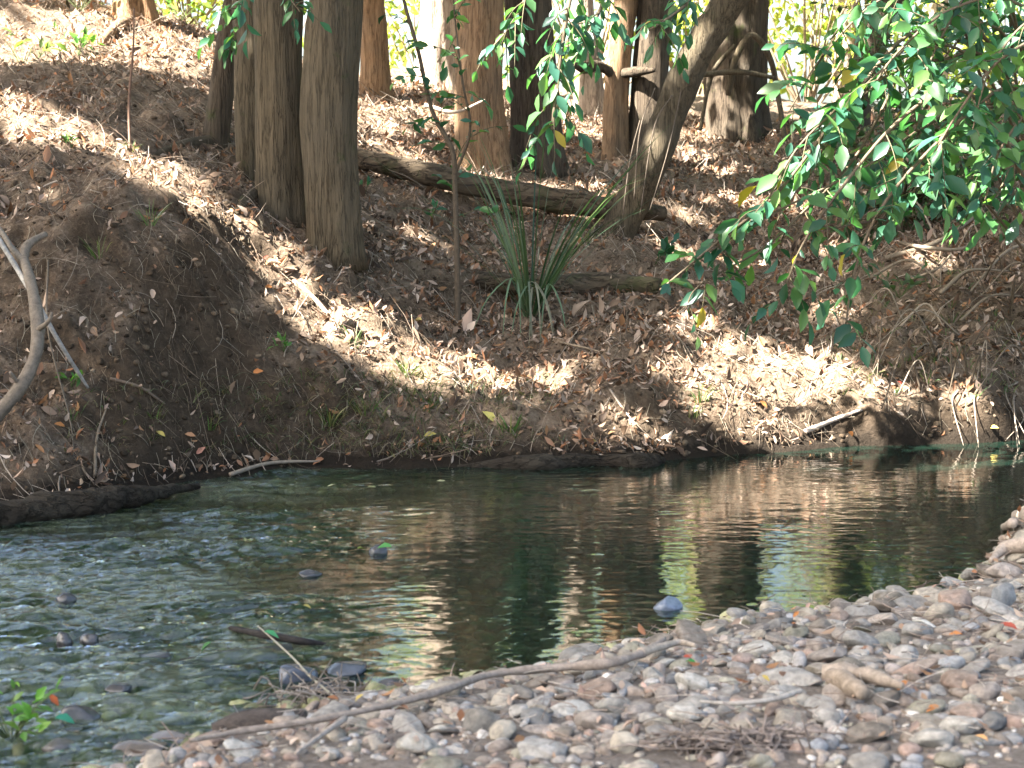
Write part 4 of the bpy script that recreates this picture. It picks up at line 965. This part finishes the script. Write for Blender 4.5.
while len(SOBJ) < 292 and tries < 60000:
    tries += 1
    k = len(SOBJ); d = np.interp(k, [27, 60, 150, 292], [.15, .112, .085, .060]) * rng.uniform(.88, 1.15)
    x = rng.uniform(-1.4, 3.0); y = rng.uniform(4.75, 8.6)
    if y > yN(x) - .02: continue
    z = float(H(x, y)); uu, vv, _ = project(np.array([x, y, z]))
    if not (60 < uu < 1030 and vv < 775): continue
    if uu < 320 and rng.random() < .6: continue
    if not free(x, y, d, .40): continue
    place_stone(x, y, d * rng.uniform(1, 1.5), d * rng.uniform(.7, 1), d * rng.uniform(.32, .62), names[rng.choice(8, p=pr)], zoff=rng.uniform(.0, .33))
# labels from look + place
LM = [((560, 685), 'beside the bent branch middle'), ((430, 705), 'under the bent branch left half'), ((660, 665), 'by the bent branch tip'), ((860, 700), 'around the forked driftwood'), ((735, 745), 'around the dark twig mat'),
      ((740, 716), 'beside the white dry stick'), ((1003, 600), 'near the upright blue-grey slab'), ((810, 612), 'at the edge of the green reflection'), ((930, 738), 'by the long pale oval stone'), ((480, 722), 'by the large rounded grey stone'),
      ((260, 725), 'near the dark round-ended log'), ((866, 762), 'at the bottom edge right of centre'), ((590, 655), 'at the water left of the branch tip'), ((1006, 640), 'by the red-orange leaf at right'), ((600, 755), 'at the bottom edge in the middle'),
      ((790, 655), 'above the forked driftwood'), ((700, 630), 'nearest the blue stone in water'), ((930, 650), 'by the smooth blue-grey stone'), ((360, 755), 'at the bottom edge left of centre'), ((985, 745), 'in the bottom right corner'), ((905, 625), 'below the flat blue-grey stone'), ((680, 690), 'above the plump cream stone')]
bk = {}
for s in SOBJ:
    if s.get('key'): continue
    uu, vv, _ = project(np.array([s['x'], s['y'], float(H(s['x'], s['y'])) + s['c'] * .3])); s['u'] = float(uu)
    j = min(range(len(LM)), key=lambda q: (LM[q][0][0] - uu) ** 2 + 2 * (LM[q][0][1] - vv) ** 2)
    sz = 'large' if s['a'] > .125 else ('middling' if s['a'] > .092 else 'small'); shp = 'flat' if s['c'] / s['a'] < .44 else ('long' if s['a'] / s['b'] > 1.5 else ('rounded' if s['c'] / s['a'] > .56 else 'lumpy'))
    bk.setdefault((sz, shp, s['col'], LM[j][1]), []).append(s)
ORD = ['first', 'second', 'third', 'fourth', 'fifth', 'sixth', 'seventh', 'eighth']
for (sz, shp, cn, pl), L_ in bk.items():
    L_.sort(key=lambda q: q['u'])
    for i, s in enumerate(L_):
        base = f'{sz} {shp} {cn} stone {pl}'
        if len(L_) == 2: base = ['left', 'right'][i] + f' {sz} {shp} {cn} stone {pl}'
        elif len(L_) > 2: base = f'{ORD[i]} of {sz} {shp} {cn} stones {pl}'
        tag(s['o'], base, 'stone', 'cobbles on the shore')

# small gravel
VB = [stone_shape(V1, 300 + k, .6) for k in range(6)]
def gravel(name, lab, cat, x, y, d, cols, mat, zo=.2, flat=(.45, .8)):
    mb = MB(); n = len(x); sel = rng.integers(0, 6, n)
    for k in range(6):
        q = sel == k; m_ = q.sum(); X, Y, Z = frames(rdir(m_) * np.array([1, 1, .25]), np.array([0, 0, 1.0]) + rng.normal(size=(m_, 3)) * .25)
        dd = d[q]; f = rng.uniform(*flat, m_)
        scatter(mb, VB[k], None, T1_, np.stack([x[q], y[q], H(x[q], y[q]) + dd * f * zo], 1), X, Y, Z, dd * .5 * rng.uniform(1, 1.3, m_), dd * .5 * rng.uniform(.7, 1, m_), dd * .5 * f, pick(cols, m_, .18))
    tag(mb.build(name, mat), lab, cat, kind='stuff')
n = 26000
x = rng.uniform(-2.6, 4.2, n); y = rng.uniform(4.4, 9, n); k = y < yN(x) + .03; x, y = x[k], y[k]; k = fbm(x * 2.2, y * 2.2, None, 83, 3) > -.22 + .3 * rng.normal(size=len(x)) * .5; x, y = x[k], y[k]; d = np.clip(rng.gamma(1.7, .0125, len(x)) + .008, .01, .075)
gravel('gravel', 'small mixed river pebbles filling the near shore between the cobbles', 'gravel', x, y, d, [SCOL[q] for q in names] + [(.24, .19, .15), (.2, .155, .12), (.28, .22, .175)], M_PEBBLE, .08, (.35, .7))
# cobbles of the shore outside the picture
n = 1500; x = np.concatenate([rng.uniform(-3.5, -1.6, n), rng.uniform(2.7, 6, n)]); y = np.concatenate([rng.uniform(2.5, 5.5, n), rng.uniform(2.5, 9.2, n)])
x = np.r_[x, rng.uniform(-2, 3, n)]; y = np.r_[y, rng.uniform(2.5, 4.9, n)]
uu, vv, _ = project(np.stack([x, y, H(x, y)], 1)); k = (y < yN(x)) & ((uu < -20) | (uu > 1045) | (vv > 790)); x, y = x[k], y[k]
gravel('outer_gravel', 'cobbles of the shore beyond the picture edge', 'gravel', x, y, rng.uniform(.05, .12, len(x)), [SCOL[q] for q in names], M_PEBBLE)
n = 9000; x = rng.uniform(-4.5, 2.8, n); y = rng.uniform(4.6, 11, n); k = (y > yN(x) - .02) & (y < yF(x) - .3) & (rng.random(n) < 1 - .7 * sstep(-.5, 1, x)); x, y = x[k], y[k]
gravel('bed_gravel', 'olive pebbles on the creek bed seen through the water', 'gravel', x, y, np.clip(rng.gamma(2.4, .018, len(x)) + .015, .02, .10), [(.18, .18, .075), (.25, .24, .11), (.11, .11, .05), (.32, .30, .16)], M_BED, .1)
n = 22000; x = rng.uniform(-5, 5, n); y = rng.uniform(8.8, 14, n); nn = gnormal(x, y); k = (y > yF(x) + .02) & (rng.random(n) < .12 + sstep(.12, .35, 1 - nn[:, 2])); x, y = x[k], y[k]
gravel('soil_clods', 'crumbs and clods of dry earth on the bare bank faces', 'soil clods', x, y, np.clip(rng.gamma(1.4, .010, len(x)) + .008, .008, .055), [(.06, .042, .027), (.095, .067, .044), (.045, .032, .021), (.12, .088, .058)], M_PEBBLE_SOIL, .1, (.5, .9))  # clods darkened along with the shade painted into the bare faces
# fine debris on the shore
n = 2600; x = rng.uniform(-1.8, 3.2, n); y = rng.uniform(4.6, 8.7, n); k = y < yN(x) - .03; x, y = x[k], y[k]; n = len(x)
X, Y, Z = frames(rdir(n) * np.array([1, 1, .25]), np.tile([[0, 0, 1.0]], (n, 1)))
ln = rng.gamma(2, .035, n) + .03; th = rng.uniform(.001, .0026, n); mb = MB(); scatter(mb, TV, TQ, None, np.stack([x, y, H(x, y) + rng.uniform(.015, .055, n)], 1), X, Y, Z, ln, th, th, pick([(.3, .23, .18), (.2, .15, .12), (.4, .34, .28)], n))
V = mb.v[0].reshape(n, len(TV), 3); V += (Y * (ln * rng.normal(size=n) * .5)[:, None])[:, None, :] * bend[None, :, None]; mb.v[0] = V.reshape(-1, 3)
tag(mb.build('shore_twigs', M_TWIG), 'fine twigs and rootlets caught among the pebbles', 'twig litter', kind='stuff')
n = 900; x = rng.uniform(-1.8, 3.2, n); y = rng.uniform(4.6, 8.7, n); k = y < yN(x) - .03; x, y = x[k], y[k]; n = len(x)
X, Y, Z = frames(rdir(n) * np.array([1, 1, .3]), np.array([0, -.2, 1.0]) + rng.normal(size=(n, 3)) * .35); l = rng.uniform(.025, .06, n)
mb = MB(); scatter(mb, LV, LQ, LT, np.stack([x, y, H(x, y) + rng.uniform(.02, .05, n)], 1), X, Y, Z, l, l * .45, l * rng.uniform(-2, 2, n), pick(LC + [(.4, .26, .2)], n, .2))
tag(mb.build('shore_leaf_litter', M_LITTER), 'small dry leaf scraps among the pebbles', 'leaf litter', kind='stuff')

# ------------------------------------------------------------------ driftwood on the shore
def shore(px, lift): return np.array([hit(u, v, lift) for u, v in px])
r = empty('bent_branch', hit(430, 700), 'long thin bent branch lying over the pebbles along the water edge', 'branch')
P = shore([(190, 760), (240, 750), (330, 736), (430, 712), (490, 692), (560, 684), (610, 680), (645, 668), (664, 655)], .055)
mb = MB(); tube(mb, spline(P, 70), [.007, .010, .010, .012, .012, .015, .016, .015, .008], 10, .35, 3, col=(.25, .20, .16), nscale=(14, 14, 14)); mb.build('main_stem', M_WOOD, r)
mb = MB(); tube(mb, spline(shore([(640, 670), (662, 664), (680, 660), (696, 664)], .06), 18), [.016, .013, .008], 8, .2, 5, col=(.33, .27, .21)); mb.build('side_twig', M_WOOD, r)
mb = MB(); tube(mb, spline(shore([(345, 736), (322, 752), (296, 772)], .05), 16), [.010, .008, .005], 8, .2, 5, col=(.33, .27, .22)); mb.build('side_twig', M_WOOD, r)
r = empty('forked_driftwood', hit(850, 705), 'pale weathered forked driftwood chunk lying on the cobbles at right', 'driftwood')
mb = MB(); tube(mb, spline(shore([(822, 690), (850, 693), (876, 698), (902, 706)], .06), 24), [.022, .040, .028, .026, .012], 14, .5, 3, col=(.27, .215, .165), nscale=(9, 22, 22)); mb.build('main_piece', M_WOOD, r)
mb = MB(); tube(mb, spline(shore([(832, 694), (846, 702), (862, 712)], .055), 16), [.03, .032, .026], 14, .5, 8, col=(.25, .195, .145), nscale=(9, 22, 22)); mb.build('fork', M_WOOD, r)
P = shore([(700, 718), (735, 720), (775, 716), (800, 708)], .05); log('dry_stick', 'whitish dry stick lying on the pebbles above the twig mat', 'stick', P, [.004, .007, .009, .010], M_WOOD, (.33, .29, .245), 8)
r = empty('driftwood_stump', hit(1012, 560), 'pale gnarled driftwood piled at the right edge above the cobbles', 'driftwood')
for px, rad, lf in (([(985, 545), (1005, 540), (1035, 536)], [.018, .04, .05], .10), ([(990, 575), (1005, 562), (1030, 558)], [.012, .03, .035], .06), ([(985, 560), (995, 550), (1012, 545)], [.02, .02, .02], .1)):
    mb = MB(); tube(mb, spline(shore(px, lf), 22), rad, 12, .4, int(px[0][1]), col=(.33, .265, .21)); mb.build('limb', M_WOOD, r)
# dark twig mat
mb = MB(); c0 = hit(735, 752)
for k in range(150):
    a = np.array([c0[0] + rng.normal() * .10, c0[1] + rng.normal() * .05, 0]); a[2] = float(H(a[0], a[1])) + rng.uniform(.005, .05)
    d = norm(rng.normal(size=3) * np.array([1, .6, .15])); tube(mb, spline([a - d * .07, a + rng.normal(size=3) * .012, a + d * .07], 5), [.003, .0028, .002], 4, 0, 0, col=pick([(.2, .16, .135), (.26, .21, .175), (.15, .12, .10)], 1)[0])
tag(centre(mb.build('twig_mat', M_TWIG)), 'dark matted clump of twigs on the pebbles at the bottom', 'twig clump')
mb = MB(); c0 = hit(318, 705)
for k in range(60):
    a = np.array([c0[0] + rng.normal() * .09, c0[1] + rng.normal() * .07, 0]); a[2] = max(0, float(H(a[0], a[1]))) + rng.uniform(.01, .07)
    d = norm(rng.normal(size=3) * np.array([1, .7, .5])); tube(mb, spline([a - d * .06, a + rng.normal(size=3) * .02, a + d * .07], 6), [.003, .0025, .0015], 5, 0, 0, col=pick([(.2, .165, .135), (.13, .105, .085), (.27, .23, .19)], 1)[0])
tag(centre(mb.build('twig_pile', M_TWIG)), 'loose pile of pale twigs at the water edge above the bent branch', 'twig pile')
r = empty('round_ended_log', at_z(250, 728), 'dark wet log piece with a rounded end at the shore', 'log')
mb = MB(); tube(mb, spline([at_z(212, 730, .04), at_z(240, 725, .05), at_z(275, 722, .055), at_z(305, 720, .05)], 24), [.022, .042, .045, .042, .03], 14, .2, 4, col=(.07, .055, .045)); mb.build('log_body', M_WETWOOD, r)
# ------------------------------------------------------------------ things in the water
def wet(u, v, w, h, lab, col=(.045, .042, .042), depth=.8, zo=.1, name='wet_stone', grp='stones standing in the water'):
    p_ = at_z(u, v, 0.0); s = p_[1] / FPX
    mb = MB(); mb.add(stone_shape(V3, int(u * 7 + v), .5), None, T3); me = mb.mesh(name, M_WETSTONE); o = bpy.data.objects.new(name, me); COL.objects.link(o)
    o.scale = (w * s / 2, w * s * depth / 2, h * s * 1.0); o.location = (p_[0], p_[1], h * s * zo); o.rotation_euler = (0, rng.normal() * .12, rng.normal() * .3); o.color = (*col, 1)
    return tag(o, lab, 'stone', grp)
wet(66, 602, 22, 9, 'small dark stone alone in the left riffle'); wet(64, 644, 18, 12, 'dark stone in the riffle, left of a pair'); wet(90, 641, 24, 8, 'flatter dark stone in the riffle, right of a pair')
wet(80, 722, 44, 16, 'large dark wet stone in the bottom left shallows under a red leaf'); wet(150, 658, 50, 6, 'low dark stone awash left of the sunken log'); wet(298, 680, 46, 14, 'dark blue stone in the shallows at the twig tip', (.05, .055, .07))
wet(345, 672, 60, 12, 'long dark stone awash beside the twig pile', (.05, .055, .065)); wet(330, 692, 44, 10, 'dark stone just above the twig pile', (.045, .05, .065)); wet(390, 688, 34, 11, 'black stone at the water edge right of the twig pile')
wet(668, 608, 32, 12, 'blue-grey stone alone in the calm water', (.13, .15, .19)); wet(350, 668, 30, 6, 'small flat stone behind the long awash stone', (.06, .06, .06)); wet(118, 690, 30, 7, 'low dark stone in the bottom left riffle'); wet(378, 553, 20, 8, 'dark stone under green weed in mid stream')
wet(140, 752, 60, 12, 'wet brown stone at the bottom left shore', (.10, .08, .065)); wet(60, 748, 40, 10, 'wet dark stone behind the corner plant', (.08, .07, .06)); wet(170, 742, 44, 10, 'wet grey stone left of the round-ended log', (.14, .12, .11)); wet(190, 757, 50, 12, 'pinkish wet stone below the round-ended log', (.2, .14, .11)); wet(310, 575, 26, 5, 'barely awash stone in the sparkling riffle')
P = np.array([at_z(180, 664, -.01), at_z(230, 658, .005), at_z(290, 650, -.005)]); log('sunken_log', 'dark sunken log lying just at the water surface on the left', 'log', P, [.02, .03, .025], M_WETWOOD, (.05, .05, .04))
P = np.array([at_z(230, 628, .02), at_z(260, 634, .03), at_z(300, 641, .02), at_z(326, 644, .0)]); log('black_stick', 'short black stick in the water under a green leaf', 'stick', P, [.008, .016, .014, .006], M_WETWOOD, (.03, .025, .022), 9)
P = np.array([at_z(258, 626, .05), at_z(290, 655, .05), at_z(310, 676, .05), at_z(338, 700, .06)]); log('thin_twig', 'thin pale twig slanting from the black stick to the shore', 'twig', P, [.003, .0042, .0045], M_WOOD, (.27, .24, .18), 7)
fallen(272, 637, 20, (.06, .22, .09), 'green leaf lying on the black stick in the water', at_z(272, 637, .05), grp='coloured leaves in the water')
fallen(54, 702, 18, (.3, .08, .03), 'red-brown leaf on the large dark stone bottom left', at_z(56, 703, .06), grp='coloured leaves in the water')
fallen(65, 720, 30, (.06, .25, .14), 'green leaf against the large dark stone bottom left', at_z(66, 722, .05), grp='coloured leaves in the water')
fallen(384, 549, 24, (.06, .18, .05), 'green leaf caught on the mid-stream stone', at_z(384, 549, .045), grp='coloured leaves in the water')
fallen(362, 548, 14, (.16, .2, .04), 'yellow-green leaf left of the mid-stream stone', at_z(362, 551, .02), grp='coloured leaves in the water')
fallen(307, 609, 12, YE, 'tiny yellow leaf floating in the sparkling riffle', at_z(307, 609, .02), grp='coloured leaves in the water')
fallen(205, 650, 22, (.05, .12, .04), 'dark green leaf floating by the sunken log', at_z(205, 650, .02), grp='coloured leaves in the water')

# ------------------------------------------------------------------ light, sky, camera
w = bpy.data.worlds.new('World'); sc.world = w; w.use_nodes = True
nt = w.node_tree; nt.nodes.clear()
sky = nt.nodes.new('ShaderNodeTexSky'); sky.sky_type = 'NISHITA'; sky.sun_disc = False
el = math.asin(SUN[2]); az = math.atan2(SUN[0], SUN[1])
sky.sun_elevation = el; sky.sun_rotation = az; sky.air_density = 1.0; sky.dust_density = 4.5
bg = nt.nodes.new('ShaderNodeBackground'); bg.inputs[1].default_value = .054
ow = nt.nodes.new('ShaderNodeOutputWorld'); nt.links.new(sky.outputs[0], bg.inputs[0]); nt.links.new(bg.outputs[0], ow.inputs[0])
sl = bpy.data.lights.new('sun', 'SUN'); sl.energy = 5.0; sl.angle = R(.53); sl.color = (1, .95, .90)
so = bpy.data.objects.new('sun', sl); COL.objects.link(so); so.location = (-20, 5, 20)
so.rotation_euler = Vector([-float(a) for a in SUN]).to_track_quat('-Z', 'Y').to_euler()
cam = bpy.data.cameras.new('camera'); co = bpy.data.objects.new('camera', cam); COL.objects.link(co); sc.camera = co
cam.sensor_width = 36; cam.lens = 36 * FPX / 1024; cam.clip_start = .1; cam.clip_end = 1000
co.location = (0, 0, CAMH); co.rotation_euler = (math.pi / 2 - PITCH, 0, 0)
cam.dof.use_dof = True; cam.dof.focus_distance = 11.5; cam.dof.aperture_fstop = 5.0
sc.view_settings.view_transform = 'Standard'; sc.view_settings.look = 'None'; sc.view_settings.gamma = 1; sc.view_settings.exposure = 3.8
sc.view_settings.use_white_balance = True; sc.view_settings.white_balance_temperature = 6450; sc.view_settings.white_balance_tint = 6
sc.render.engine = 'CYCLES'
cy = sc.cycles
cy.use_denoising = True
try: cy.denoiser = 'OPENIMAGEDENOISE'
except Exception: pass
cy.max_bounces = 7; cy.diffuse_bounces = 3; cy.glossy_bounces = 3; cy.transmission_bounces = 4; cy.transparent_max_bounces = 8
cy.sample_clamp_indirect = 6; cy.caustics_reflective = False; cy.caustics_refractive = False
